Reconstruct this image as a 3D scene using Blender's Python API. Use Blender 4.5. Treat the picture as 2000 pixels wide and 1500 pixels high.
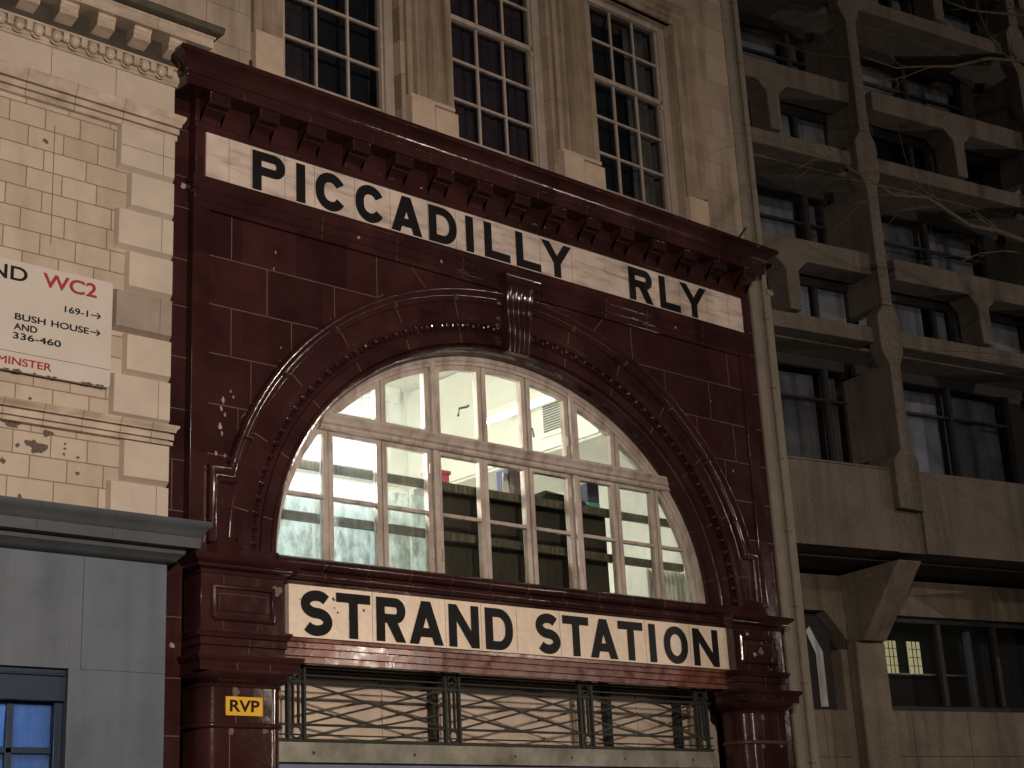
import bpy, bmesh, math, random
from mathutils import Vector, Matrix, noise
random.seed(7)
R = math.radians
sc = bpy.context.scene
C = sc.collection
for o in list(bpy.data.objects): bpy.data.objects.remove(o)

# ---------------------------------------------------------------- camera, sky, sun, exposure
F_PX, YAW, PITCH, ROLL = 3046.41, -0.743123, 0.3091, -0.050887
def cam_matrix():
    fwd = Vector((-math.sin(YAW)*math.cos(PITCH), math.cos(YAW)*math.cos(PITCH), math.sin(PITCH)))
    right = Vector((math.cos(YAW), math.sin(YAW), 0)); up = right.cross(fwd)
    c, s = math.cos(ROLL), math.sin(ROLL)
    r2 = right*c + up*s; u2 = up*c - right*s
    m = Matrix((r2, u2, -fwd)).transposed().to_4x4()
    m.translation = (0, -12, 1.6)
    return m
cd = bpy.data.cameras.new('camera'); cam = bpy.data.objects.new('camera', cd); C.objects.link(cam)
cd.sensor_width = 36; cd.sensor_fit = 'HORIZONTAL'; cd.lens = F_PX/2000*36
cd.clip_start = 0.1; cd.clip_end = 2000
cam.matrix_world = cam_matrix()
sc.camera = cam

SUN_EL, SUN_AZ = R(15), R(196)      # direction the light comes from, clockwise from +Y
w = bpy.data.worlds.new('World'); sc.world = w; w.use_nodes = True
nt = w.node_tree; bg = nt.nodes['Background']
sky = nt.nodes.new('ShaderNodeTexSky'); sky.sky_type = 'NISHITA'; sky.sun_disc = False
sky.sun_elevation = R(-3); sky.sun_rotation = SUN_AZ; sky.air_density = 1.0; sky.dust_density = 2.0
nt.links.new(sky.outputs[0], bg.inputs[0]); bg.inputs[1].default_value = 0.15
ld = bpy.data.lights.new('sun', 'SUN'); sun = bpy.data.objects.new('sun', ld); C.objects.link(sun)
ld.energy = 0.3; ld.angle = R(3); ld.color = (1.0, .80, .60)
sd = Vector((math.sin(SUN_AZ)*math.cos(SUN_EL), math.cos(SUN_AZ)*math.cos(SUN_EL), math.sin(SUN_EL)))
sun.rotation_euler = sd.to_track_quat('Z', 'Y').to_euler(); sun.location = sd*60
sc.view_settings.view_transform = 'Standard'; sc.view_settings.look = 'None'
sc.view_settings.exposure = 0.0; sc.view_settings.gamma = 1.0; sc.view_settings.use_curve_mapping = False
sc.cycles.use_denoising = True
sc.cycles.max_bounces = 8; sc.cycles.transparent_max_bounces = 12

# ---------------------------------------------------------------- materials
def mat(name, base, rough=.5, var=.15, scale=4., spec=.5, bump=0., bscale=30., detail=6., metal=0., tint=None, streak=None,
        emit=None, coat=0., rvar=0., speck=0., sscale=120., blocks=None):
    m = bpy.data.materials.new(name); m.use_nodes = True
    n, l = m.node_tree.nodes, m.node_tree.links
    p = n['Principled BSDF']; p.inputs['Roughness'].default_value = rough; p.inputs['Metallic'].default_value = metal
    p.inputs['Specular IOR Level'].default_value = spec
    if coat: p.inputs['Coat Weight'].default_value = coat; p.inputs['Coat Roughness'].default_value = .08
    tc = n.new('ShaderNodeTexCoord')
    nz = n.new('ShaderNodeTexNoise'); nz.inputs['Scale'].default_value = scale; nz.inputs['Detail'].default_value = detail
    nz.inputs['Roughness'].default_value = .62
    l.new(tc.outputs['Object'], nz.inputs['Vector'])
    cr = n.new('ShaderNodeValToRGB'); cr.color_ramp.elements[0].position = .3; cr.color_ramp.elements[1].position = .7
    a = [c*(1-var) for c in base]; b = [min(1, c*(1+var)) for c in base]
    if tint: a = list(tint)
    cr.color_ramp.elements[0].color = (*a, 1); cr.color_ramp.elements[1].color = (*b, 1)
    l.new(nz.outputs['Fac'], cr.inputs['Fac']); col = cr.outputs[0]
    if streak:                         # vertical run-down dirt: (colour, amount, scale x, scale z)
        mp = n.new('ShaderNodeMapping'); mp.inputs['Scale'].default_value = (streak[2], streak[2], streak[3])
        l.new(tc.outputs['Object'], mp.inputs['Vector'])
        n2 = n.new('ShaderNodeTexNoise'); n2.inputs['Scale'].default_value = 1.; n2.inputs['Detail'].default_value = 5
        l.new(mp.outputs[0], n2.inputs['Vector'])
        r2 = n.new('ShaderNodeValToRGB'); r2.color_ramp.elements[0].position = .48; r2.color_ramp.elements[1].position = .72
        r2.color_ramp.elements[1].color = (streak[1],)*3+(1,)
        l.new(n2.outputs['Fac'], r2.inputs['Fac'])
        mx = n.new('ShaderNodeMixRGB'); mx.inputs[2].default_value = (*streak[0], 1)
        l.new(r2.outputs[0], mx.inputs[0]); l.new(col, mx.inputs[1]); col = mx.outputs[0]
    if speck:
        n3 = n.new('ShaderNodeTexNoise'); n3.inputs['Scale'].default_value = sscale; n3.inputs['Detail'].default_value = 2
        l.new(tc.outputs['Object'], n3.inputs['Vector'])
        mx = n.new('ShaderNodeMixRGB'); mx.blend_type = 'MULTIPLY'; mx.inputs[0].default_value = 1
        r3 = n.new('ShaderNodeValToRGB'); r3.color_ramp.elements[0].position = .38; r3.color_ramp.elements[1].position = .62
        r3.color_ramp.elements[0].color = (1-speck,)*3+(1,); r3.color_ramp.elements[1].color = (1+speck,)*3+(1,)
        l.new(n3.outputs['Fac'], r3.inputs['Fac']); l.new(col, mx.inputs[1]); l.new(r3.outputs[0], mx.inputs[2]); col = mx.outputs[0]
    if blocks:                         # each laid block slightly different in shade: (width, height, amount, x offset, z offset)
        sx = n.new('ShaderNodeSeparateXYZ'); cx = n.new('ShaderNodeCombineXYZ'); l.new(tc.outputs['Object'], sx.inputs[0])
        ax = n.new('ShaderNodeMath'); ax.inputs[1].default_value = blocks[3]; az = n.new('ShaderNodeMath'); az.inputs[1].default_value = blocks[4]
        l.new(sx.outputs[0], ax.inputs[0]); l.new(sx.outputs[2], az.inputs[0]); l.new(ax.outputs[0], cx.inputs[0]); l.new(az.outputs[0], cx.inputs[1])
        bk = n.new('ShaderNodeTexBrick'); l.new(cx.outputs[0], bk.inputs['Vector']); bk.inputs['Scale'].default_value = 1; bk.inputs['Mortar Size'].default_value = 0
        bk.inputs['Brick Width'].default_value = blocks[0]; bk.inputs['Row Height'].default_value = blocks[1]
        bk.inputs['Color1'].default_value = (1-blocks[2],)*3+(1,); bk.inputs['Color2'].default_value = (1+blocks[2], 1+blocks[2]*.8, 1+blocks[2]*.7, 1); bk.inputs['Bias'].default_value = 0
        mx = n.new('ShaderNodeMixRGB'); mx.blend_type = 'MULTIPLY'; mx.inputs[0].default_value = 1
        l.new(col, mx.inputs[1]); l.new(bk.outputs[0], mx.inputs[2]); col = mx.outputs[0]
    l.new(col, p.inputs['Base Color'])
    if rvar:
        mr = n.new('ShaderNodeMapRange'); mr.inputs[1].default_value = .35; mr.inputs[2].default_value = .65
        mr.inputs[3].default_value = max(.03, rough-rvar); mr.inputs[4].default_value = rough+rvar
        l.new(nz.outputs['Fac'], mr.inputs[0]); l.new(mr.outputs[0], p.inputs['Roughness'])
    if bump:
        nb = n.new('ShaderNodeTexNoise'); nb.inputs['Scale'].default_value = bscale; nb.inputs['Detail'].default_value = 4
        l.new(tc.outputs['Object'], nb.inputs['Vector'])
        bp = n.new('ShaderNodeBump'); bp.inputs['Strength'].default_value = 1; bp.inputs['Distance'].default_value = bump
        l.new(nb.outputs['Fac'], bp.inputs['Height']); l.new(bp.outputs[0], p.inputs['Normal'])
    if emit: p.inputs['Emission Color'].default_value = (*emit[:3], 1); p.inputs['Emission Strength'].default_value = emit[3]
    return m

def masonry(name, c1, c2, mortar, bw, bh, rough=.5, msize=.006, off=(0, 0), streak=None, dark=.0, freq=2, squash=1.):
    """courses laid in the X-Z plane of the object"""
    m = mat(name, (1, 1, 1), rough, .10, 9, bump=.0015, bscale=60, streak=streak)
    n, l = m.node_tree.nodes, m.node_tree.links; p = n['Principled BSDF']
    tc = n.new('ShaderNodeTexCoord'); sx = n.new('ShaderNodeSeparateXYZ'); cx = n.new('ShaderNodeCombineXYZ')
    l.new(tc.outputs['Object'], sx.inputs[0]); l.new(sx.outputs[0], cx.inputs[0]); l.new(sx.outputs[2], cx.inputs[1])
    mp = n.new('ShaderNodeMapping'); mp.inputs['Location'].default_value = (off[0], off[1], 0); l.new(cx.outputs[0], mp.inputs[0])
    b = n.new('ShaderNodeTexBrick'); l.new(mp.outputs[0], b.inputs['Vector'])
    b.inputs['Color1'].default_value = (*c1, 1); b.inputs['Color2'].default_value = (*c2, 1); b.inputs['Mortar'].default_value = (*mortar, 1)
    b.inputs['Scale'].default_value = 1; b.inputs['Mortar Size'].default_value = msize; b.inputs['Mortar Smooth'].default_value = .2
    b.inputs['Brick Width'].default_value = bw; b.inputs['Row Height'].default_value = bh; b.offset_frequency = freq; b.squash = squash; b.squash_frequency = 3; b.offset = .46
    mx = n.new('ShaderNodeMixRGB'); mx.blend_type = 'MULTIPLY'; mx.inputs[0].default_value = 1
    src = p.inputs['Base Color'].links[0].from_socket
    l.new(src, mx.inputs[1]); l.new(b.outputs[0], mx.inputs[2]); l.new(mx.outputs[0], p.inputs['Base Color'])
    return m

def glassmat(name, tint=(1, 1, 1), rough=.03, refl=.5, dirt=0., dcol=(.5, .52, .5), dscale=6., fres=1.45, stretch=.35):
    m = bpy.data.materials.new(name); m.use_nodes = True
    n, l = m.node_tree.nodes, m.node_tree.links; n.clear()
    out = n.new('ShaderNodeOutputMaterial'); tr = n.new('ShaderNodeBsdfTransparent'); tr.inputs[0].default_value = (*tint, 1)
    gl = n.new('ShaderNodeBsdfGlossy'); gl.inputs['Roughness'].default_value = rough; gl.inputs[0].default_value = (1, 1, 1, 1)
    fr = n.new('ShaderNodeFresnel'); fr.inputs[0].default_value = fres
    ge = n.new('ShaderNodeNewGeometry'); iv = n.new('ShaderNodeMath'); iv.operation = 'SUBTRACT'; iv.inputs[0].default_value = 1; l.new(ge.outputs['Backfacing'], iv.inputs[1])
    mu = n.new('ShaderNodeMath'); mu.operation = 'MULTIPLY'; l.new(fr.outputs[0], mu.inputs[0]); l.new(iv.outputs[0], mu.inputs[1])
    mx = n.new('ShaderNodeMixShader'); l.new(mu.outputs[0], mx.inputs[0]); l.new(tr.outputs[0], mx.inputs[1]); l.new(gl.outputs[0], mx.inputs[2])
    s = mx.outputs[0]
    if dirt:
        tl = n.new('ShaderNodeBsdfTranslucent'); tl.inputs[0].default_value = (*dcol, 1)
        df = n.new('ShaderNodeBsdfDiffuse'); df.inputs[0].default_value = (*[c*.5 for c in dcol], 1)
        ad = n.new('ShaderNodeMixShader'); ad.inputs[0].default_value = .35; l.new(tl.outputs[0], ad.inputs[1]); l.new(df.outputs[0], ad.inputs[2])
        tc = n.new('ShaderNodeTexCoord'); mp = n.new('ShaderNodeMapping'); mp.inputs['Scale'].default_value = (1, 1, stretch)
        l.new(tc.outputs['Object'], mp.inputs[0])
        nz = n.new('ShaderNodeTexNoise'); nz.inputs['Scale'].default_value = dscale; nz.inputs['Detail'].default_value = 8; nz.inputs['Roughness'].default_value = .7
        l.new(mp.outputs[0], nz.inputs['Vector'])
        mr = n.new('ShaderNodeMapRange'); mr.inputs[1].default_value = .36; mr.inputs[2].default_value = .66; mr.inputs[3].default_value = dirt*.25; mr.inputs[4].default_value = dirt
        l.new(nz.outputs['Fac'], mr.inputs[0])
        m2 = n.new('ShaderNodeMixShader'); l.new(mr.outputs[0], m2.inputs[0]); l.new(s, m2.inputs[1]); l.new(ad.outputs[0], m2.inputs[2]); s = m2.outputs[0]
    l.new(s, out.inputs[0]); return m

OX = mat('oxblood_glaze', (.034, .0128, .0126), .14, .35, 1.7, spec=.4, bump=.0034, bscale=7, rvar=.05, detail=8, blocks=(.62, .4865, .22, .1, .387))
OXJ = mat('tile_joint', (.105, .066, .050), .7, .3, 8)
OXR = mat('red_glaze_glow', (.16, .056, .041), .2, .4, 6, bump=.0012, bscale=14, rvar=.08, blocks=(.62, 5, .2, 0, 0))  # lintel only: warm lamp glow put into the brighter base colour
SCUF = mat('scuffed_glaze', (.13, .085, .08), .5, .3, 30)
RINGM = mat('dusty_ring_glaze', (.085, .045, .038), .4, .3, 12)
CHIP = mat('chipped_glaze', (.28, .225, .21), .6, .3, 30)
FAI = masonry('faience_blocks', (.52, .433, .35), (.42, .345, .272), (.21, .15, .11), .335, .2, .38, .006, (.03, .02), squash=1.22, freq=2, streak=((.33, .265, .20), .35, 2.5, .8))
FAIQ = mat('faience_quoin', (.48, .412, .345), .38, .10, 3, bump=.001, bscale=50)
FAIQD = mat('faience_quoin_grey', (.28, .23, .19), .45, .14, 5, bump=.001, bscale=50)
FAIM = mat('faience_moulding', (.44, .362, .29), .4, .25, 4, bump=.001, bscale=50, streak=((.2, .14, .09), .6, 3, 9))
FAIJ = mat('faience_joint', (.16, .11, .08), .8, .2, 20)
PIT = mat('pitted_dark', (.10, .07, .055), .8, .5, 60)
POR = masonry('ashlar_stone', (.38, .31, .245), (.28, .225, .175), (.20, .15, .11), .82, .42, .75, .005, (.2, .1), streak=((.20, .15, .10), .55, 3.2, .5))
PORS = mat('moulded_stone', (.27, .21, .155), .8, .25, 3, bump=.003, bscale=40, streak=((.13, .10, .065), .85, 7, .7))
PORB = mat('clean_stone_block', (.45, .35, .27), .75, .12, 5, bump=.002, bscale=60)
PORD = mat('sooty_shaded_stone', (.050, .040, .030), .9, .35, 5, bump=.003, bscale=40)  # soot plus the shade between the cornice blocks, both in the colour
LEADG = mat('lead_gutter', (.06, .05, .035), .6, .3, 8)
CONC = mat('exposed_concrete', (.122, .102, .084), .9, .22, 1.6, bump=.006, bscale=60, speck=.24, sscale=45, streak=((.06, .049, .039), .75, 5, .45))
CONL = mat('smooth_concrete', (.16, .130, .100), .85, .25, 2.0, bump=.003, bscale=50, streak=((.075, .058, .042), .7, 6, .6), speck=.22, sscale=45)
CONP = mat('render_strip', (.18, .155, .125), .85, .14, 3, bump=.002, bscale=60, speck=.25, sscale=80)
SOFF = mat('shaded_soffit_seam', (.05, .042, .034), .9, .2, 3)  # underside shade put into the colour; also used for dark panel seams
PNT = mat('window_paint', (.44, .375, .335), .5, .22, 5, bump=.001, bscale=60, streak=((.22, .165, .12), .85, 9, 1.4))
PNTW = mat('sash_paint', (.38, .32, .275), .55, .14, 6, streak=((.25, .19, .13), .6, 12, 1))
TILE = mat('sign_tile', (.76, .63, .50), .28, .06, 2.2, bump=.0008, bscale=30, speck=.05, sscale=20)
TILED = mat('sign_tile_stained', (.58, .485, .43), .4, .14, 3.5, streak=((.33, .27, .235), .9, 3, 14))
SEAM = mat('sign_seam', (.12, .09, .07), .8, .2, 10)
INK = mat('black_lettering', (.006, .006, .007), .6, .2, 20, spec=.2)
INKR = mat('red_lettering', (.30, .025, .03), .4, .1, 20)
ENAM = mat('white_enamel', (.52, .47, .43), .3, .05, 3, bump=.0005, bscale=10)
YEL = mat('yellow_plate', (.75, .42, .02), .4, .05, 10)
IRON = mat('painted_iron', (.028, .030, .026), .6, .3, 20, spec=.25, bump=.002, bscale=80, rvar=.1)
BEAMM = mat('weathered_beam', (.27, .27, .23), .7, .12, 3.2, bump=.003, bscale=50, tint=(.12, .11, .08), streak=((.36, .36, .31), .6, 4, 2))
SOFW = mat('cream_panel', (.56, .46, .37), .6, .08, 3)
GREY = mat('grey_shop_paint', (.098, .120, .150), .5, .13, 1.6, rvar=.1, bump=.0008, bscale=40, speck=.06, streak=((.055, .07, .09), .65, 4, .3))
GREYJ = mat('grey_joint', (.04, .045, .05), .8, .1, 5)
GREYD = mat('grey_cornice_paint', (.055, .063, .070), .45, .18, 3, bump=.001, bscale=40)
BLUF = mat('blue_window_paint', (.012, .028, .055), .4, .15, 6)
BLUG = glassmat('blue_shop_glass', (.6, .7, .85), dirt=1.1, dcol=(.35, .5, .75), dscale=3)
BLUT = mat('blue_lit_tube', (1, 1, 1), .5, 0, 1, emit=(.42, .70, 1, 44))
BLUR = mat('blue_shop_wall', (.30, .40, .55), .8, .1, 2)
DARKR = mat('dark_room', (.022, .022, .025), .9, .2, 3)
CURT = mat('curtain_plum', (.075, .050, .053), .9, .35, 3, streak=((.02, .012, .014), .8, 14, .3))
CURTL = mat('curtain_pale', (.20, .18, .15), .9, .3, 3, streak=((.08, .07, .06), .7, 16, .3))
BLIND = mat('grey_blind', (.52, .53, .56), .8, .25, 2.5, streak=((.20, .20, .21), .8, 9, .3))
BLINDD = mat('dim_curtain', (.25, .25, .26), .9, .4, 2.5, streak=((.06, .06, .06), .8, 7, .4))
WHITEW = mat('room_plaster', (.74, .735, .685), .8, .06, 2)
WHITEC = mat('room_ceiling', (.64, .63, .56), .85, .10, 1.5)
CAB = mat('dark_board_back', (.035, .030, .024), .8, .35, 4, streak=((.08, .07, .055), .4, 6, .8))
RAILM = mat('grimy_timber', (.085, .072, .055), .8, .3, 6, streak=((.30, .27, .2), .5, 30, 3))

TUBE = mat('lit_tube', (1, 1, 1), .5, 0, 1, emit=(1, .99, .94, 130))
TUBED = mat('dim_tube', (.8, .8, .7), .4, 0, 1, emit=(1, .985, .92, 10))
TUBEW = mat('lit_bulb', (1, 1, 1), .5, 0, 1, emit=(1, 1, .955, 1750))
METW = mat('white_metal', (.75, .74, .68), .4, .05, 8)
METG = mat('grey_metal', (.14, .14, .13), .4, .2, 8)
PINK = mat('pink_card', (.50, .10, .17), .6, .2, 14)
PATT = mat('printed_card', (.30, .10, .16), .6, 0, 22, tint=(.42, .44, .48))
TEAL = mat('teal_print', (.05, .30, .26), .5, .4, 20, tint=(.16, .32, .10))
NAVY = mat('navy_print', (.05, .055, .12), .5, .3, 20)
PAPER = mat('white_paper', (.7, .7, .68), .8, .05, 10)
DKGRN = mat('dark_folded_cloth', (.025, .035, .022), .8, .6, 25)
ASPH = mat('asphalt', (.05, .05, .05), .9, .2, 30, speck=.3)
PAVE = masonry('paving', (.22, .21, .19), (.19, .18, .165), (.09, .085, .08), .9, .6, .9, .008)
BARK = mat('bare_bark', (.06, .046, .03), .9, .3, 12, bump=.004, bscale=60)
LAMPM = mat('lamp_post_paint', (.02, .022, .025), .4, .2, 10)
LAMPG = mat('lit_lantern', (1, .9, .7), .4, 0, 1, emit=(1, .72, .42, 12))
REFLW = mat('glowing_reflection', (.5, .45, .2), .4, .3, 30, emit=(.78, .68, .33, .6))  # emission stands in for lit windows mirrored in the office glass
GLZ = glassmat('clear_pane', (.93, .94, .90))
GLD = glassmat('dusty_pane', (.9, .91, .88), dirt=.10, dcol=(.62, .66, .60), dscale=9)
GLF = glassmat('grubby_pane', (.85, .88, .88), dirt=.16, dcol=(.66, .72, .72), dscale=11)
def sheetmat():
    m = bpy.data.materials.new('grubby_sheet'); m.use_nodes = True; n, l = m.node_tree.nodes, m.node_tree.links; n.clear()
    out = n.new('ShaderNodeOutputMaterial'); tl = n.new('ShaderNodeBsdfTranslucent'); df = n.new('ShaderNodeBsdfDiffuse'); mx = n.new('ShaderNodeMixShader'); mx.inputs[0].default_value = .3
    tc = n.new('ShaderNodeTexCoord'); mp = n.new('ShaderNodeMapping'); mp.inputs['Scale'].default_value = (1, 1, .45); l.new(tc.outputs['Object'], mp.inputs[0])
    nz = n.new('ShaderNodeTexNoise'); nz.inputs['Scale'].default_value = 13; nz.inputs['Detail'].default_value = 9; nz.inputs['Roughness'].default_value = .72; l.new(mp.outputs[0], nz.inputs['Vector'])
    cr = n.new('ShaderNodeValToRGB'); cr.color_ramp.elements[0].position = .40; cr.color_ramp.elements[1].position = .58
    cr.color_ramp.elements[0].color = (.36, .39, .38, 1); cr.color_ramp.elements[1].color = (.66, .72, .72, 1); l.new(nz.outputs['Fac'], cr.inputs[0])
    l.new(cr.outputs[0], tl.inputs[0]); l.new(cr.outputs[0], df.inputs[0]); l.new(tl.outputs[0], mx.inputs[1]); l.new(df.outputs[0], mx.inputs[2]); l.new(mx.outputs[0], out.inputs[0]); return m
SHEET = sheetmat()
GLN = glassmat('night_pane', (.75, .77, .80), .04, fres=1.75)

# ---------------------------------------------------------------- mesh builder
ORG = {}
class MB:
    def __init__(s): s.v, s.f, s.m = [], [], []
    def add(s, vs, fs, mi=0):
        n = len(s.v); s.v += [tuple(v) for v in vs]; s.f += [tuple(i+n for i in f) for f in fs]; s.m += [mi]*len(fs); return s
    def box(s, x0, x1, y0, y1, z0, z1, mi=0):
        vs = [(x, y, z) for x in (x0, x1) for y in (y0, y1) for z in (z0, z1)]
        return s.add(vs, [(0, 1, 3, 2), (4, 6, 7, 5), (0, 4, 5, 1), (2, 3, 7, 6), (0, 2, 6, 4), (1, 5, 7, 3)], mi)
    def hexa(s, b, t, mi=0):      # two quads of points
        return s.add(list(b)+list(t), [(0, 3, 2, 1), (4, 5, 6, 7), (0, 1, 5, 4), (1, 2, 6, 5), (2, 3, 7, 6), (3, 0, 4, 7)], mi)
    def prism(s, poly, y0, y1, mi=0):      # polygon in X-Z, extruded along Y
        n = len(poly); vs = [(x, y0, z) for x, z in poly]+[(x, y1, z) for x, z in poly]
        fs = [tuple(range(n)), tuple(range(2*n-1, n-1, -1))]+[(i, i+n, (i+1) % n+n, (i+1) % n) for i in range(n)]
        return s.add(vs, fs, mi)
    def prismx(s, poly, x0, x1, mi=0):     # polygon in Y-Z, extruded along X
        n = len(poly); vs = [(x0, y, z) for y, z in poly]+[(x1, y, z) for y, z in poly]
        fs = [tuple(range(n)), tuple(range(2*n-1, n-1, -1))]+[(i, i+n, (i+1) % n+n, (i+1) % n) for i in range(n)]
        return s.add(vs, fs, mi)
    def prismz(s, poly, z0, z1, mi=0):
        n = len(poly); vs = [(x, y, z0) for x, y in poly]+[(x, y, z1) for x, y in poly]
        fs = [tuple(range(n)), tuple(range(2*n-1, n-1, -1))]+[(i, i+n, (i+1) % n+n, (i+1) % n) for i in range(n)]
        return s.add(vs, fs, mi)
    def mould(s, prof, x0, x1, p0=0., yb=.1, left=True, right=True, mi=0, nx=1):
        """profile of (p outwards, z) run along X with mitred returns to the wall"""
        rows = []
        for p, z in prof:
            l = x0-(p-p0) if left else x0; r = x1+(p-p0) if right else x1
            rows.append([(l, yb, z)]+[(l+(r-l)*k/nx, -p, z) for k in range(nx+1)]+[(r, yb, z)])
        n = len(rows[0]); vs = [v for r_ in rows for v in r_]
        fs = [(i*n+j, i*n+j+1, (i+1)*n+j+1, (i+1)*n+j) for i in range(len(rows)-1) for j in range(n-1)]
        fs += [tuple(range(n))[::-1], tuple((len(rows)-1)*n+j for j in range(n))]
        fs += [tuple(i*n for i in range(len(rows))), tuple(i*n+n-1 for i in range(len(rows)))[::-1]]
        return s.add(vs, fs, mi)
    def sweep(s, path, prof, mi=0, closed_prof=True):
        """profile (u across, p outwards) swept along a polyline in the X-Z plane with mitres"""
        n, k = len(path), len(prof); vs = []
        for i in range(n):
            a = Vector(path[max(i-1, 0)]); b = Vector(path[i]); c = Vector(path[min(i+1, n-1)])
            d1 = (b-a).normalized() if i > 0 else (c-b).normalized(); d2 = (c-b).normalized() if i < n-1 else d1
            n1 = Vector((-d1.y, d1.x)); n2 = Vector((-d2.y, d2.x)); m_ = (n1+n2).normalized()
            q = 1/max(.35, m_.dot(n1))
            for u, p in prof: vs.append((b.x+m_.x*u*q, -p, b.y+m_.y*u*q))
        kk = k if closed_prof else k-1
        fs = [(i*k+j, i*k+(j+1) % k, (i+1)*k+(j+1) % k, (i+1)*k+j) for i in range(n-1) for j in range(kk)]
        if closed_prof: fs += [tuple(range(k)), tuple((n-1)*k+j for j in range(k))[::-1]]
        return s.add(vs, fs, mi)
    def tube(s, pts, rad, seg=8, mi=0):
        pts = [Vector(p) for p in pts]; n = len(pts); rad = rad if isinstance(rad, (list, tuple)) else [rad]*n
        vs, up = [], Vector((0, 0, 1))
        for i, p in enumerate(pts):
            d = (pts[min(i+1, n-1)]-pts[max(i-1, 0)]).normalized()
            a = d.cross(up if abs(d.z) < .95 else Vector((1, 0, 0))).normalized(); b = d.cross(a)
            for j in range(seg):
                t = 2*math.pi*j/seg; vs.append(p+(a*math.cos(t)+b*math.sin(t))*rad[i])
        fs = [(i*seg+j, i*seg+(j+1) % seg, (i+1)*seg+(j+1) % seg, (i+1)*seg+j) for i in range(n-1) for j in range(seg)]
        fs += [tuple(range(seg))[::-1], tuple((n-1)*seg+j for j in range(seg))]
        return s.add(vs, fs, mi)
    def ball(s, c, rx, ry, rz, nu=10, nv=6, mi=0, rot=0.):
        vs, fs = [], []
        cr, sr = math.cos(rot), math.sin(rot)
        for i in range(nv+1):
            th = math.pi*i/nv
            for j in range(nu):
                ph = 2*math.pi*j/nu; x, y, z = rx*math.sin(th)*math.cos(ph), ry*math.sin(th)*math.sin(ph), rz*math.cos(th)
                vs.append((c[0]+x*cr-z*sr, c[1]+y, c[2]+x*sr+z*cr))
        for i in range(nv):
            for j in range(nu): fs.append((i*nu+j, i*nu+(j+1) % nu, (i+1)*nu+(j+1) % nu, (i+1)*nu+j))
        return s.add(vs, fs, mi)
    def line(s, x0, z0, x1, z1, wd, y, th=.002, mi=0):     # thin bar in the X-Z plane, front at y
        d = Vector((x1-x0, z1-z0)).normalized(); q = Vector((-d.y, d.x))*wd/2
        P = [(x0-q.x, z0-q.y), (x1-q.x, z1-q.y), (x1+q.x, z1+q.y), (x0+q.x, z0+q.y)]
        return s.prism(P, y, y+th, mi)
    def blob(s, x, z, r, y, mi=0, n=9, sx=1., sz=1., th=.003):
        P = []
        for k in range(n):
            t = 2*math.pi*k/n; q = r*random.uniform(.55, 1.15); P.append((x+q*math.cos(t)*sx, z+q*math.sin(t)*sz))
        return s.prism(P, y, y+th+.004, mi)
    def build(s, name, mats, parent=None, bevel=0., smooth=32., local=False):
        mats = mats if isinstance(mats, (list, tuple)) else [mats]
        o0 = Vector(ORG.get(parent, (0, 0, 0))) if (parent and not local) else Vector((0, 0, 0))
        me = bpy.data.meshes.new(name); me.from_pydata([tuple(Vector(v)-o0) for v in s.v], [], s.f)
        for m_ in mats: me.materials.append(m_)
        me.polygons.foreach_set('material_index', s.m)
        bm = bmesh.new(); bm.from_mesh(me)
        bmesh.ops.remove_doubles(bm, verts=bm.verts, dist=1e-6) if len(s.v) < 60000 else None
        bmesh.ops.dissolve_degenerate(bm, edges=bm.edges, dist=1e-6)
        bmesh.ops.recalc_face_normals(bm, faces=bm.faces)
        lim = R(smooth)
        for f in bm.faces: f.smooth = True
        for e in bm.edges:
            if len(e.link_faces) != 2 or e.calc_face_angle(0) > lim: e.smooth = False
        bm.to_mesh(me); bm.free()
        o = bpy.data.objects.new(name, me); C.objects.link(o)
        if parent: o.parent = parent; ORG[o] = o0 if not local else Vector((0, 0, 0))
        if bevel:
            b = o.modifiers.new('bevel', 'BEVEL'); b.width = bevel; b.segments = 2; b.limit_method = 'ANGLE'; b.angle_limit = R(40)
        return o
def tag(o, label=None, cat=None, group=None, kind=None):
    if label: o['label'] = label
    if cat: o['category'] = cat
    if group: o['group'] = group
    if kind: o['kind'] = kind
    return o
def thing(name, label, cat, loc=(0, 0, 0), group=None):
    o = bpy.data.objects.new(name, None); C.objects.link(o); o.location = loc; o.empty_display_size = .2
    ORG[o] = Vector(loc); return tag(o, label, cat, group)
def copy_part(o, parent, dloc):
    c = o.copy(); C.objects.link(c); c.parent = parent; c.location = Vector(o.location)+Vector(dloc); ORG[c] = ORG.get(o, Vector()); return c

# ---------------------------------------------------------------- ground
g = MB().add([(-400, -400, -.14), (400, -400, -.14), (400, 400, -.14), (-400, 400, -.14)], [(0, 1, 2, 3)]).build('road', ASPH); tag(g, kind='structure')
g = MB().box(-60, 60, -4.2, .0, -.3, 0).build('pavement', PAVE, bevel=.02); tag(g, kind='structure')
g = MB().box(-60, 60, -22, -10.5, -.3, 0).build('pavement', PAVE, bevel=.02); tag(g, kind='structure')

# ================================================================ red station building
CX, ZC, EA, EB = 11.05, 4.6, 3.10, 2.52
X0, X1 = 6.99, 15.11
def ell(t, o=0.):
    c, s_ = math.cos(t), math.sin(t); nx, nz = c/EA, s_/EB; q = math.hypot(nx, nz)
    return (CX+EA*c+o*nx/q, ZC+EB*s_+o*nz/q)
ST = thing('station_building', 'dark red glazed tile station front with big lit arched window', 'building', (CX, 0, 0))
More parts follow.
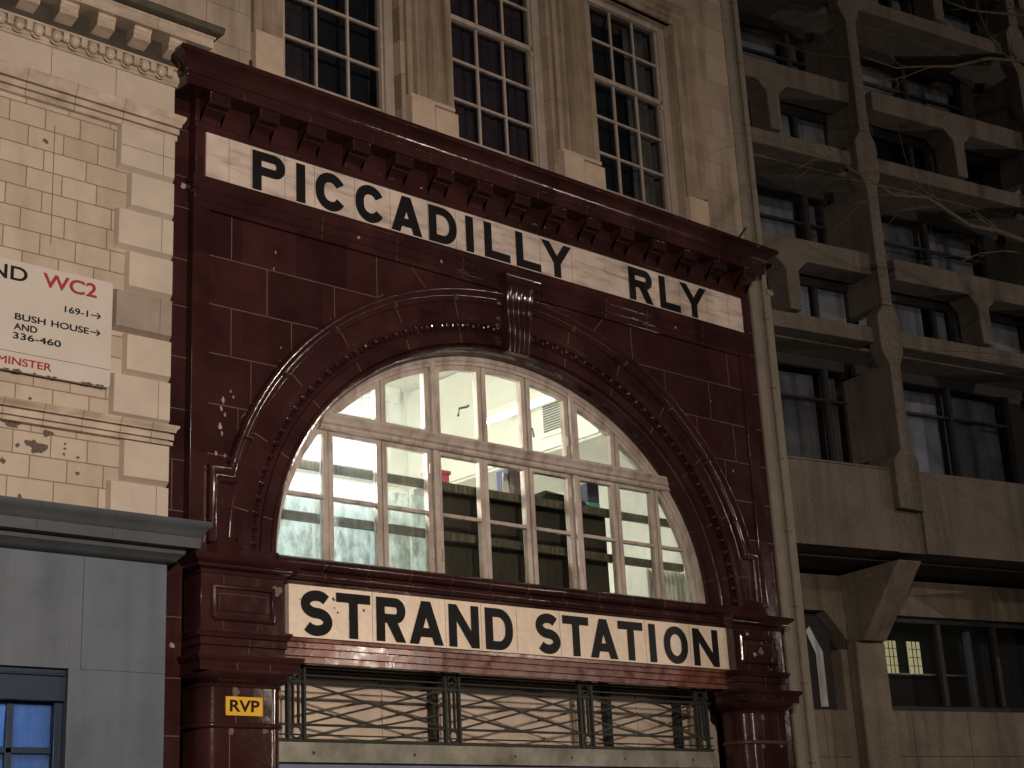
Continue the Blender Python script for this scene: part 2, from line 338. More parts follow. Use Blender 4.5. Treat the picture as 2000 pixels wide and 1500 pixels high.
# --- spandrel wall with arched hole and tile joints
m = MB()
N = 72; ts = sorted([math.pi*i/N for i in range(N+1)])
WT = 8.72
def rect_pt(t):
    c, s_ = math.cos(t), math.sin(t)
    k = min((X1-CX)/abs(c) if abs(c) > 1e-6 else 1e9, (WT-ZC)/s_ if s_ > 1e-6 else 1e9); return (CX+c*k, ZC+s_*k)
for tc_ in (math.atan2(WT-ZC, X1-CX), math.pi-math.atan2(WT-ZC, X1-CX)): ts.append(tc_)
ts.sort()
vs = []
for t in ts:
    e = ell(t, .30); r_ = rect_pt(t); vs += [(e[0], -.05, e[1]), (r_[0], -.05, r_[1])]
m.add(vs, [(2*i, 2*i+1, 2*i+3, 2*i+2) for i in range(len(ts)-1)])
m.box(X0, X0+.002, -.05, .15, ZC, WT); m.box(X1-.002, X1, -.05, .15, ZC, WT)
Z6 = None
jl = [(7.17, 7.32, 9.55, 0)]
# joints of the left spandrel, mirrored to the right: course heights and kinks towards the arch
courses = [(7.395, 9.16), (6.905, 8.62), (6.42, 8.10), (5.93, 7.62), (5.45, 7.44)]
def J(x0, z0, x1, z1, wd=.009):
    m.line(x0, z0, x1, z1, wd, -.0525, .01, 1)
def radial(x, z):       # from a point to the hood of the arch
    best = min((math.hypot(ell(t, .70)[0]-x-.20, ell(t, .70)[1]-z+.22), t) for t in [math.pi*(.5+.5*k/200) for k in range(201)])
    return ell(best[1], .71)
for zc, xe in courses:
    hx, hz = radial(xe, zc)
    for sgn in (0, 1):
        f_ = (lambda x: 2*CX-x) if sgn else (lambda x: x)
        J(f_(7.17), zc, f_(xe), zc); J(f_(xe), zc, f_(hx), hz)
for x, za, zb in [(7.42, 7.395, 7.84), (9.16, 7.395, 7.84), (7.82, 6.905, 7.395), (8.62, 6.905, 7.395), (7.42, 6.42, 6.905), (8.10, 6.42, 6.905), (7.64, 5.93, 6.42), (7.5, 5.45, 5.93)]:
    J(x, za, x, zb, .008); J(2*CX-x, za, 2*CX-x, zb, .008)
for a in (1, -1): J(CX-a*1.42, 7.84, CX-a*1.22, 7.62, .007)
# pale chips and splashes on the left spandrel
for x, z, r_ in [(7.34, 5.98, .05), (7.32, 5.9, .035), (7.36, 5.84, .03), (7.31, 5.72, .05), (7.33, 5.66, .03), (7.42, 6.08, .02), (7.45, 6.03, .02), (7.27, 5.46, .03), (7.36, 5.45, .025), (7.9, 7.42, .022), (7.92, 7.6, .018), (7.98, 6.62, .02), (8.42, 6.66, .02), (8.45, 6.52, .015), (14.3, 7.15, .02), (14.6, 6.3, .025), (9.7, 7.5, .012)]:
    m.blob(x, z, r_*.75, -.0535, 2, sx=.6, sz=1.2)
m.box(X0+.003, CX-EA-.001, -.048, .2, 4.40, 4.606); m.box(CX+EA+.001, X1-.003, -.048, .2, 4.40, 4.606)
m.build('wall', [OX, OXJ, CHIP], ST)
# raised frame round the spandrel panel
m = MB()
for a, b_ in ((X0-.004, 7.17), (2*CX-7.17, X1+.004)):
    MB().box(a, b_, -.075, .12, 4.47, 8.2).build('panel_border', OX, ST, bevel=.006)
# side strips
for a, b, nm in ((6.62, X0, 0), (X1, 15.355, 1)):
    m = MB().box(a, b, .03, .3, 0, 9.0)
    for z in (2.0, 2.45, 2.93, 3.42, 3.95, 4.45, 4.9, 5.37, 5.85, 6.35, 6.85, 7.32, 7.85, 8.17, 8.66): m.line(a+.002, z+(.1 if nm else 0), b-.002, z+(.1 if nm else 0), .008, .0275, .01, 1)
    m.line((a+b)/2+.06, 4.9, (a+b)/2+.06, 5.37, .008, .0275, .01, 1)
    if not nm: m.blob(6.93, 8.08, .035, .027, 2); m.blob(6.9, 3.7, .03, .027, 2)
    m.build('side_strip', [OX, OXJ, CHIP], ST)
# archivolt mouldings round the arch
m = MB()
prof = [(0, -.26), (0, -.0), (.012, .022), (.035, .03), (.058, .022), (.07, .0), (.085, .035), (.19, .04), (.195, .015), (.24, .0), (.335, .0), (.345, .055), (.365, .06), (.53, .06), (.56, .04), (.60, -.05), (.0, -.26)]
path = [ell(math.pi*(1-i/110)) for i in range(111)]
rows = []
for i in range(111):
    t = math.pi*(1-i/110)
    for o_, p in prof[:-1]:
        e = ell(t, o_); rows.append((e[0], -p, e[1]))
k = len(prof)-1
m.add(rows, [(i*k+j, i*k+j+1, (i+1)*k+j+1, (i+1)*k+j) for i in range(110) for j in range(k-1)])
for i in range(13):       # joints between the arch blocks
    t = math.pi*(i+.5)/13
    if abs(t-math.pi/2) < .08: continue
    for (oa, pa), (ob, pb) in (((.088, .0365), (.188, .0415)), ((.368, .0612), (.53, .0612))):
        e0, e1 = ell(t, oa), ell(t, ob); m.line(*e0, *e1, .008, -pb-.001, .006, 1)
    e0, e1 = ell(t, -.001), ell(t, -.001)
    c_, s_ = math.cos(t), math.sin(t)
    m.hexa([(e0[0]-.004*s_, .003, e0[1]+.004*c_*.8), (e0[0]+.004*s_, .003, e0[1]-.004*c_*.8), (e0[0]+.004*s_, .22, e0[1]-.004*c_*.8), (e0[0]-.004*s_, .22, e0[1]+.004*c_*.8)],
           [(e0[0]-.004*s_+.004*c_, .003, e0[1]+.004*c_*.8+.004*s_), (e0[0]+.004*s_+.004*c_, .003, e0[1]-.004*c_*.8+.004*s_), (e0[0]+.004*s_+.004*c_, .22, e0[1]-.004*c_*.8+.004*s_), (e0[0]-.004*s_+.004*c_, .22, e0[1]+.004*c_*.8+.004*s_)], 1)
m.build('archivolt', [OX, OXJ], ST, smooth=38)
# hood mould with its ears
hood = [(-.075, -.06), (-.075, .07), (-.06, .085), (-.03, .085), (-.02, .10), (.0, .105), (.02, .13), (.05, .14), (.07, .125), (.075, .09), (.078, -.06)]
hoff = .61
t_e = [t for t in [math.pi-i*.002 for i in range(400)] if ell(t, hoff)[1] > 5.265][0]
lpath = [(7.235, 4.62), (7.235, 5.265), ell(t_e, hoff)]
nn = 60
cur = [ell(t_e+(math.pi-2*t_e)*i/nn, hoff) for i in range(1, nn)]
path = lpath+cur+[(2*CX-x, z) for x, z in lpath[::-1]]
m = MB().sweep(path, hood)
for i in range(11):
    t = t_e+(math.pi-2*t_e)*(i+.5)/11
    if abs(t-math.pi/2) < .1: continue
    m.sweep([ell(t-.0012, hoff), ell(t+.0012, hoff)], [(u*1.03, p+.0022) for u, p in hood], 1)
for sx in (0, 1):
    f_ = (lambda x: 2*CX-x) if sx else (lambda x: x)
    xs = sorted((f_(7.19), f_(7.52)))
    m.add([(xs[0], -.05, 4.47), (xs[1], -.05, 4.47), (xs[1], -.05, 4.70), (xs[0], -.05, 4.70), (xs[0]+.02, -.17, 4.47), (xs[1]-.02, -.17, 4.47), (xs[1]-.08, -.10, 4.68), (xs[0]+.08, -.10, 4.68)],
          [(0, 1, 2, 3), (4, 7, 6, 5), (0, 4, 5, 1), (1, 5, 6, 2), (2, 6, 7, 3), (3, 7, 4, 0)])
m.build('hood_mould', [OX, OXJ], ST, smooth=38)
# egg and dart enrichment
m = MB()
L, pts = 0, []
prev = ell(0, .288)
S = [(0, 0)]
for i in range(1, 2001):
    t = math.pi*i/2000; e = ell(t, .288); L += math.hypot(e[0]-prev[0], e[1]-prev[1]); prev = e; S.append((L, t))
ne = 66
j = 0
for q in range(ne):
    for part_ in (0, 1):
        target = L*(q+.5+.5*part_)/ne
        while j < 2000 and S[j][0] < target: j += 1
        t = S[j][1]; e = ell(t, .288)
        if abs(e[0]-CX) < .2 and e[1] > 7:
            if m.v: m.build('egg_moulding', OX, ST, smooth=60); m = MB()
            continue
        ang = math.atan2(math.sin(t)/EB, math.cos(t)/EA)-math.pi/2
        if part_ == 0:
            m.ball((e[0], -.02, e[1]), .034, .045, .047, 8, 6, rot=ang)
            c_, s_ = math.cos(ang), math.sin(ang)
            ring = [(e[0]+(.052*math.cos(a))*c_-(.055*math.sin(a))*s_, -.02, e[1]+(.052*math.cos(a))*s_+(.055*math.sin(a))*c_) for a in [math.pi*(1.0+i/6) for i in range(7)]]
            top = [(ring[0][0]-.04*s_, -.02, ring[0][2]+.04*c_)]; end = [(ring[-1][0]-.04*s_, -.02, ring[-1][2]+.04*c_)]
            m.tube(top+ring+end, .010, 5)
        else:
            c_, s_ = math.cos(ang), math.sin(ang)
            P = [(-.010, .05), (.010, .05), (.004, -.05), (-.004, -.05)]
            m.prism([(e[0]+u*c_-v*s_, e[1]+u*s_+v*c_) for u, v in P], -.03, .0)
m.build('egg_moulding', OX, ST, smooth=60)
# keystone: five convex rolls, scrolled, with a cap
m = MB()
def kp(z):     # projection of the scroll
    q = (z-7.13)/(7.88-7.13); return .11+.10*q**2+.02*math.sin(q*math.pi*2)
nz_ = 14; wid = lambda z: .165+.045*(z-7.13)/.75
prev = None
for f in range(5):
    rows = []
    for i in range(nz_+1):
        z = 7.13+.75*i/nz_; wv = wid(z); u0 = -wv+2*wv*f/5; u1 = -wv+2*wv*(f+1)/5
        for a in range(7):
            u = u0+(u1-u0)*a/6; b = math.sin(math.pi*a/6)**.6*.03
            rows.append((CX+u, -kp(z)-b, z))
    m.add(rows, [(i*7+a, i*7+a+1, (i+1)*7+a+1, (i+1)*7+a) for i in range(nz_) for a in range(6)])
rows = []
for i in range(nz_+1):
    z = 7.13+.75*i/nz_; rows += [(CX-wid(z), -kp(z), z), (CX-wid(z), .05, z), (CX+wid(z), .05, z), (CX+wid(z), -kp(z), z)]
m.add(rows, [(i*4+a, i*4+a+1, (i+1)*4+a+1, (i+1)*4+a) for i in range(nz_) for a in range(3)]+[(0, 1, 2, 3), (nz_*4, nz_*4+1, nz_*4+2, nz_*4+3)])
m.mould([(.10, 7.86), (.22, 7.88), (.24, 7.90), (.25, 7.95), (.27, 7.98), (.27, 8.0), (.1, 8.02)], CX-.22, CX+.22, .22, 0)
m.build('keystone', OX, ST, smooth=50, bevel=0)
# architrave bands between spandrel and sign
m = MB().mould([(.04, 7.84), (.085, 7.85), (.085, 7.92), (.10, 7.93), (.10, 8.02), (.115, 8.03), (.115, 8.10), (.118, 8.12), (.122, 8.13), (.122, 8.165), (.05, 8.17)], X0, X1, .085, .1)
for x in [8.45, 9.4, 10.3, 12.5, 13.2, 14.2]:
    m.line(x, 7.855, x, 7.915, .006, -.0865, .01, 1); m.line(x, 7.935, x, 8.015, .006, -.1015, .01, 1); m.line(x, 8.035, x, 8.1, .006, -.1165, .01, 1)
for x in (8.9, 10.0, 13.7): m.blob(x, 7.98, .02, -.103, 2)
m.build('architrave', [OX, OXJ, CHIP], ST, bevel=.005)
# frieze ends beside and above the sign
m = MB().box(X0-.006, 7.09, -.10, .1, 8.17, 8.66); m.box(15.03, X1+.006, -.10, .1, 8.17, 8.66); m.box(X0-.003, X1+.003, -.085, .1, 8.655, 9.0)
m.mould([(.05, 8.645), (.10, 8.65), (.125, 8.665), (.13, 8.70), (.115, 8.72), (.05, 8.73)], X0, X1, .10, .1)
m.build('frieze', OX, ST, bevel=.008)
# cornice
m = MB().mould([(.05, 8.985), (.30, 8.985), (.305, 9.10), (.32, 9.105), (.325, 9.13), (.335, 9.16), (.36, 9.20), (.40, 9.235), (.43, 9.25), (.445, 9.255), (.445, 9.30), (.10, 9.345)], X0, X1, .085, .1, nx=9)
for x in [7.4+.78*k for k in range(10)]:
    m.line(x, 8.99, x, 9.098, .006, -.3035, .01, 1)
m.build('cornice', [OX, OXJ], ST, bevel=.006)
# brackets under the cornice
b = MB()
bp_ = [(.0, 8.73), (.03, 8.74), (.07, 8.79), (.12, 8.83), (.19, 8.845), (.195, 8.86), (.27, 8.868), (.275, 8.885), (.275, 8.975), (.285, 8.984), (.0, 8.984)]
b.prismx([(-p-.08 if p < .01 else -p, z) for p, z in bp_], -.115, .115)
b0 = b.build('bracket', OX, ST, bevel=.008, local=True)
bx = [7.15+.5635*k for k in range(15)]
b0.location = (bx[0]-CX, 0, 0)
for x in bx[1:]: copy_part(b0, ST, (x-bx[0], 0, 0))
# rods left standing on the cornice
MB().tube([(7.47, -.3, 9.31), (7.47, -.3, 9.45)], .018, 8).build('rod', IRON, ST)
MB().tube([(14.78, -.3, 9.31), (15.02, -.3, 9.56)], .016, 8).build('rod', IRON, ST)
m = MB().box(X0+.1, 12.2, -.10, .1, 9.335, 9.40); m.build('parapet_course', OX, ST, bevel=.01)
# --- piers: impost, panelled block, fascias, capital, shaft
def pier(pc):
    m = MB()
    m.mould([(.05, 4.32), (.18, 4.325), (.185, 4.35), (.20, 4.365), (.225, 4.37), (.24, 4.385), (.24, 4.40), (.25, 4.405), (.275, 4.42), (.305, 4.45), (.31, 4.475), (.05, 4.53)], pc-.43, pc+.43, .17, .12)
    m.build('impost', OX, ST, bevel=.004, smooth=45)
    m = MB().box(pc-.43, pc+.43, -.17, .12, 3.83, 4.325)
    for u, v, mi in ((.32, .15, 0),):
        fr_ = [(-.012, .0), (-.012, .025), (.012, .03), (.03, .012), (.03, .0)]
        q = [(pc-.305, 3.94), (pc-.305, 4.21), (pc+.305, 4.21), (pc+.305, 3.94), (pc-.305, 3.94)]
        m.sweep(q, [(a_, b_+.168) for a_, b_ in fr_])
        m.box(pc-.25, pc+.25, -.182, -.16, 4.0, 4.15)
    for x in (-.2, .15): m.line(pc+x, 4.215, pc+x, 4.32, .006, -.1725, .01, 1); m.line(pc+x, 3.835, pc+x, 3.93, .006, -.1725, .01, 1)
    for a, b_ in (((pc-.25, 4.0), (pc-.25, 4.15)), ((pc-.25, 4.15), (pc+.25, 4.15)), ((pc+.25, 4.15), (pc+.25, 4.0))): m.line(*a, *b_, .006, -.1845, .006, 1)
    if pc > CX:
        m.blob(pc-.18, 4.255, .035, -.174, 2); m.blob(pc-.09, 4.02, .03, -.187, 2); m.blob(pc+.03, 4.07, .06, -.1835, 3)
        for k in range(14): m.blob(pc+random.uniform(.05, .4), random.uniform(3.85, 4.3), random.uniform(.012, .035), -.1735, 3, sx=.6)
    else: m.blob(pc+.36, 4.22, .06, -.174, 3)
    m.build('pier_block', [OX, OXJ, CHIP, SCUF], ST, bevel=.006)
    m = MB().mould([(.1, 3.595), (.185, 3.60), (.185, 3.69), (.20, 3.695), (.20, 3.76), (.215, 3.765), (.22, 3.79), (.235, 3.81), (.235, 3.83), (.1, 3.84)], pc-.435, pc+.435, .185, .12)
    m.line(pc+.05, 3.63, pc+.05, 3.69, .007, -.1865, .01, 1); m.line(pc+.05, 3.70, pc+.05, 3.76, .007, -.2015, .01, 1)
    m.build('fascia_band', [OX, OXJ], ST, bevel=.004)
    # column: round-cornered shaft, with capital and neck ring as sub-parts
    def rr(hw, front, rad, n=7):
        P = [(pc+hw, .12)]
        for i in range(n+1): a = math.pi/2*i/n; P.append((pc+hw-rad+rad*math.cos(a), -front+rad-rad*math.sin(a)))
        for i in range(n+1): a = math.pi/2*i/n; P.append((pc-hw+rad-rad*math.sin(a), -front+rad-rad*math.cos(a)))
        return P+[(pc-hw, .12)]
    m = MB().prismz(rr(.42, .215, .16), 0, 3.34)
    for z in (2.45, 1.9, 1.3): m.prismz(rr(.4215, .2165, .16), z, z+.006, 1)
    for x in (-.1, .18): m.line(pc+x, 3.02, pc+x, 3.33, .007, -.2165, .01, 1)
    for x in (-.16,): m.line(pc+x, 2.46, pc+x, 3.0, .009, -.2165, .01, 1)
    for x, z, r_ in ((-.1, 3.29, .045), (-.14, 2.96, .035), (.2, 2.97, .03)): m.blob(pc+x, z, r_, -.2175, 2)
    if pc > CX: m.blob(pc+.28, 2.75, .06, -.20, 2, sx=.5)
    col_ = m.build('column', [OX, OXJ, SCUF], ST, smooth=40)
    m = MB()
    for o_, z in ((.0, 3.335), (.012, 3.34), (.018, 3.352), (.012, 3.365)): pass
    rows = [(.0, 3.33), (.014, 3.335), (.018, 3.35), (.004, 3.362), (.012, 3.37), (.05, 3.39), (.085, 3.42), (.10, 3.445), (.095, 3.46)]
    prs = [rr(.42+a, .215+a, .16+a*.6) for a, z in rows]; n_ = len(prs[0])
    m.add([(x, y, rows[i][1]) for i in range(len(rows)) for x, y in prs[i]], [(i*n_+j, i*n_+j+1, (i+1)*n_+j+1, (i+1)*n_+j) for i in range(len(rows)-1) for j in range(n_-1)])
    m.mould([(.1, 3.455), (.30, 3.46), (.30, 3.535), (.305, 3.545), (.325, 3.56), (.335, 3.585), (.335, 3.60), (.1, 3.625)], pc-.51, pc+.51, .30, .12)
    for x in (-.14, .2): m.line(pc+x, 3.465, pc+x, 3.53, .006, -.3015, .01, 1)
    m.build('capital', [OX, OXJ], col_, smooth=42)
    rows = [(.0, 2.98), (.016, 2.985), (.028, 3.0), (.028, 3.012), (.016, 3.025), (.0, 3.03)]
    prs = [rr(.42+a, .215+a, .16+a*.6) for a, z in rows]; n_ = len(prs[0])
    MB().add([(x, y, rows[i][1]) for i in range(len(rows)) for x, y in prs[i]], [(i*n_+j, i*n_+j+1, (i+1)*n_+j+1, (i+1)*n_+j) for i in range(len(rows)-1) for j in range(n_-1)])  .build('neck_ring', RINGM if pc > CX else OX, col_, smooth=50)
PL, PR = CX-3.56, CX+3.56
pier(PL); pier(PR)
# --- sill mouldings under the window, lintel fascias under the sign
XA, XB = PL+.43, PR-.43
m = MB()
pr = [(-.25, 4.615), (-.02, 4.605), (.02, 4.60)]
for i in range(9): a = math.pi/2-math.pi*i/8; pr.append((.02+.065*math.cos(a), 4.535+.06*math.sin(a)))
pr += [(.045, 4.465), (.05, 4.46)]
for i in range(9): a = math.pi/2-math.pi*i/8; pr.append((.05+.05*math.cos(a), 4.415+.04*math.sin(a)))
pr += [(.03, 4.37), (.03, 4.335), (-.1, 4.33)]
m.mould([(p, z) for p, z in pr[::-1]], XA, XB, 0, .1, False, False)
for k in range(1, 12):
    x = XA+(XB-XA)*k/12
    m.mould([(p+.0018, z) for p, z in pr[::-1]][2:-2], x-.0025, x+.0025, 0, .02, False, False, 1)
m.build('sill_moulding', [OX, OXJ], ST, smooth=50)
m = MB().mould([(-.5, 3.615), (-.02, 3.615), (.0, 3.62), (.0, 3.665), (-.012, 3.668), (-.012, 3.676), (.018, 3.68), (.018, 3.735), (.006, 3.738), (.006, 3.746), (.034, 3.75), (.034, 3.79), (.022, 3.793), (.022, 3.80), (.05, 3.805), (.052, 3.835), (-.1, 3.84)], XA, XB, 0, .5, False, False)
for k in range(1, 10):
    x = XA+(XB-XA)*k/10+.1
    for z0, z1, q in ((3.622, 3.664, .0015), (3.682, 3.733, .0195), (3.752, 3.789, .0355)): m.line(x, z0, x, z1, .005, -q, .01, 1)
m.build('lintel', [OXR, OXJ], ST, bevel=.004)
m = MB().box(XA, XB, .0, .12, 3.84, 4.335); m.build('sign_backing', OX, ST)

# --- arched window
W = MB()
def ring(o0, o1, y0, y1, mi=0, n=96):
    rows = []
    for i in range(n+1):
        t = math.pi*(1-i/n); a, b_ = ell(t, o0), ell(t, o1)
        rows += [(a[0], y0, a[1]), (a[0], y1, a[1]), (b_[0], y1, b_[1]), (b_[0], y0, b_[1])]
    W.add(rows, [(i*4+j, i*4+(j+1) % 4, (i+1)*4+(j+1) % 4, (i+1)*4+j) for i in range(n) for j in range(4)]+[(0, 1, 2, 3), (n*4, n*4+3, n*4+2, n*4+1)], mi)
ring(-.055, .0, .185, .34); ring(-.10, -.05, .20, .33)
W.box(CX-EA+.06, CX+EA-.06, .19, .34, 4.60, 4.635)
WIN = W.build('arched_window', PNT, ST, bevel=.006, smooth=40)
m = MB().mould([(-.25, 5.955), (-.17, 5.965), (-.155, 5.985), (-.155, 6.01), (-.13, 6.03), (-.125, 6.05), (-.11, 6.075), (-.095, 6.095), (-.095, 6.11), (-.2, 6.135)], CX-2.46, CX+2.62, -.2, .3, False, False)
m.build('transom', PNT, WIN, bevel=.003)
m = MB()
for x in (10.065, 12.10):
    zt = ZC+EB*math.sqrt(1-((x-CX)/EA)**2)
    m = MB().box(x-.03, x+.03, .178, .33, 4.635, 5.96); m.box(x-.03, x+.03, .178, .33, 6.13, zt-.03)
    m.build('mullion', PNT, WIN, bevel=.008)
inner = lambda x, o=-.10: max([ell(math.pi*k/400, o)[1] for k in range(401) if abs(ell(math.pi*k/400, o)[0]-x) < .03] or [ZC])
low = [(8.12, 8.65), (8.77, 9.31), (9.44, 9.97), (10.16, 10.69), (10.81, 11.34), (11.48, 12.0), (12.20, 12.71), (12.84, 13.36), (13.49, 14.0)]
upp = [(8.42, 9.31), (9.44, 9.96), (10.17, 10.70), (10.83, 11.35), (11.49, 12.01), (12.22, 12.74), (12.87, 13.65)]
upp = [(8.42, 8.68), (8.82, 9.31)][1:]+upp[1:]
def zcurve(x, o=-.155):
    # height of the offset arch at x
    lo, hi = 0., math.pi
    best = None
    for k in range(721):
        t = math.pi*k/720; e = ell(t, o); d = abs(e[0]-x)
        if best is None or d < best[0]: best = (d, e[1])
    return best[1]
def opening(x0, x1, z0, z1):
    """pane outline: a rectangle cut by the arch"""
    P = [(x0, z0), (x1, z0)]
    n = 10; top = []
    for i in range(n+1):
        x = x1+(x0-x1)*i/n
        xm = max(CX-EA+.157, min(CX+EA-.157, x)); top.append((x, min(z1, zcurve(xm))))
    top = [(x, max(z, z0+.001)) for x, z in top]
    return P+top
def frame_from(P, wd, y0, y1):
    """casement frame round an opening polygon"""
    n = len(P); c = (sum(p[0] for p in P)/n, sum(p[1] for p in P)/n); out = []
    for i in range(n):
        a, b_, d_ = Vector(P[i-1]), Vector(P[i]), Vector(P[(i+1) % n])
        e1, e2 = (b_-a), (d_-b_)
        if e1.length < 1e-5: e1 = e2
        if e2.length < 1e-5: e2 = e1
        n1 = Vector((e1.y, -e1.x)).normalized(); n2 = Vector((e2.y, -e2.x)).normalized(); mm = (n1+n2)
        if mm.length < 1e-4: mm = n1
        mm.normalize(); q = wd/max(.5, mm.dot(n1)); out.append((b_.x+mm.x*q, b_.y+mm.y*q))
    B = MB(); vs = [(x, y0, z) for x, z in P]+[(x, y0, z) for x, z in out]+[(x, y1, z) for x, z in P]+[(x, y1, z) for x, z in out]
    fs = []
    for i in range(n):
        k_ = (i+1) % n
        fs += [(i, k_, n+k_, n+i), (2*n+i, 3*n+i, 3*n+k_, 2*n+k_), (i, 2*n+i, 2*n+k_, k_), (n+i, n+k_, 3*n+k_, 3*n+i)]
    return B.add(vs, fs)
def dedupe(P):
    Q = []
    for p in P:
        if not Q or math.hypot(p[0]-Q[-1][0], p[1]-Q[-1][1]) > .004: Q.append(p)
    if math.hypot(Q[0][0]-Q[-1][0], Q[0][1]-Q[-1][1]) < .004: Q.pop()
    return Q
def casement(x0, x1, z0, z1, bar, gm, wd=.0575):
    P = dedupe(opening(x0, x1, z0, z1))
    B = frame_from(P, wd, .215, .29)
    if bar: B.box(x0-.02, min(x1, CX+EA-.30)+.02, .212, .27, 5.26, 5.30)
    B.build('casement', PNT, WIN, bevel=.007, smooth=30)
    for a, b_ in (((z0, 5.26), (5.30, z1)) if bar else ((z0, z1),)):
        Q = dedupe(opening(x0, x1, a, b_))
        if len(Q) > 2: MB().prism(Q, .245, .25).build('pane', gm(x0, a), WIN)
def gm_low(x, z): return GLF if x < 9.0 else (GLD if x < 10.0 or x > 12.8 else GLZ)
for i, (a, b_) in enumerate(low):
    if i == 0: a = CX-EA+.16
    if i == 8: b_ = CX+EA-.16
    casement(a, b_, 4.65, 5.92, True, gm_low)
up2 = [(8.50, 9.31)]
for i, (a, b_) in enumerate([(8.82, 9.31)]+upp[1:]): pass
casement(CX-2.63, 8.68, 6.17, 7.5, False, lambda x, z: GLF) if False else None
for a, b_ in [(8.45, 9.31), (9.44, 9.96), (10.17, 10.70), (10.83, 11.35), (11.49, 12.01), (12.22, 12.74), (12.87, 13.66)]:
    casement(a, b_, 6.17, 7.6, False, lambda x, z: GLF if x < 9 else (GLD if x < 10 else GLZ))
# solid frame pieces between neighbouring casements and the jambs
for a, b_ in [(8.65, 8.77), (9.31, 9.44), (10.69, 10.81), (11.34, 11.48), (12.71, 12.84), (13.36, 13.49)]: MB().box((a+b_)/2-.010, (a+b_)/2+.010, .245, .30, 4.635, 5.965).build('frame_bar', PNT, WIN, bevel=.004)
for a, b_ in [(9.31, 9.44), (10.70, 10.83), (11.35, 11.49), (12.74, 12.87)]: MB().box((a+b_)/2-.010, (a+b_)/2+.010, .245, .30, 6.13, zcurve((a+b_)/2, -.09)).build('frame_bar', PNT, WIN, bevel=.004)
for x in (10.0, 10.13, 12.03, 12.165):
    for z in (4.85, 5.75, 6.35): MB().box(x-.012, x+.012, .198, .215, z-.06, z+.06).build('hinge', PNT, WIN, bevel=.004)
MB().box(8.70, 8.735, .196, .216, 4.69, 4.80).build('hinge', PNT, WIN, bevel=.004)
for x, z, s_ in ((10.66, 6.52, -1), (11.53, 6.45, 1)):
    MB().tube([(x+.02*s_, .30, z+.05), (x-.0*s_, .34, z+.05), (x+.1*s_*1, .36, z+.02), (x+.12*s_, .36, z-.07)], .014, 8).build('handle', METG, WIN)

# --- the lit room behind the window
m = MB()
rx0, rx1, ry0, ry1, rz0, rz1 = 7.4, 14.75, .36, 4.6, 4.2, 8.3
m.add([(rx0, ry0, rz0), (rx1, ry0, rz0), (rx1, ry1, rz0), (rx0, ry1, rz0), (rx0, ry0, rz1), (rx1, ry0, rz1), (rx1, ry1, rz1), (rx0, ry1, rz1)],
      [(0, 1, 2, 3), (1, 5, 6, 2), (2, 6, 7, 3), (3, 7, 4, 0)], 0)
m.add([(rx0, ry0, rz1), (rx1, ry0, rz1), (rx1, ry1, rz1), (rx0, ry1, rz1)], [(0, 1, 2, 3)], 1)
# inner face of the front wall round the arch
vs = []
tt = [math.pi*i/60 for i in range(61)]+[math.atan2(rz1-ZC, rx1-CX), math.pi-math.atan2(rz1-ZC, CX-rx0)]; tt.sort()
for t in tt:
    c_, s_ = math.cos(t), math.sin(t); k_ = min(((rx1-CX) if c_ > 0 else (CX-rx0))/abs(c_) if abs(c_) > 1e-6 else 1e9, (rz1-ZC)/s_ if s_ > 1e-6 else 1e9)
    e = ell(t, .0); vs += [(e[0], ry0, e[1]), (CX+c_*k_, ry0, ZC+s_*k_)]
m.add(vs, [(2*i, 2*i+1, 2*i+3, 2*i+2) for i in range(len(tt)-1)], 0)
m.add([(rx0, ry0, rz0), (rx1, ry0, rz0), (rx1, ry0, ZC), (rx0, ry0, ZC)], [(0, 1, 2, 3)], 0)
# picture rail, ceiling beams, boxed duct on the right
m.box(rx0, 13.0, ry1-.06, ry1-.001, 6.9, 6.98); m.box(rx0, 13.0, ry1-.12, ry1-.001, 8.1, 8.298); m.box(rx0, rx1, 2.4, 2.55, 8.18, 8.298, 1)
m.box(13.2, rx1-.001, .8, ry1-.001, 6.75, 8.29); m.box(13.15, 13.2, .8, ry1-.13, 6.78, 6.86)
ROOM = m.build('room', [WHITEW, WHITEC], ST)
# vent grille on the duct
m = MB().box(13.17, 13.198, 1.35, 1.85, 6.95, 7.42)
for k in range(11): m.box(13.155, 13.171, 1.43, 1.77, 7.01+k*.033, 7.027+k*.033, 1)
m.build('vent_grille', [METW, METG], ROOM)
# tie rails across the inside of the window
for z in (5.66, 5.125):
    MB().box(7.95, 14.1, .44, .50, z-.045, z+.045).build('window_rail', RAILM, ROOM, bevel=.004)
m = MB().box(10.36, 12.98, .62, .66, 4.3, 5.70); m.box(10.36, 13.12, .52, .95, 5.70, 5.735); m.box(12.94, 12.98, .66, .95, 4.3, 5.70); m.box(10.36, 10.40, .66, .95, 4.3, 5.70)
m.build('cupboard', CAB, ROOM, bevel=.004)
m = MB()
for x0_, x1_, z1_ in ((7.98, 8.75, 5.56), (8.79, 9.62, 5.50), (9.64, 9.98, 5.55), (10.0, 10.3, 5.56)): m.box(x0_, x1_, .56, .565, 4.3, z1_+random.uniform(-.01, .01))
m.build('pinned_sheets', SHEET, ROOM)

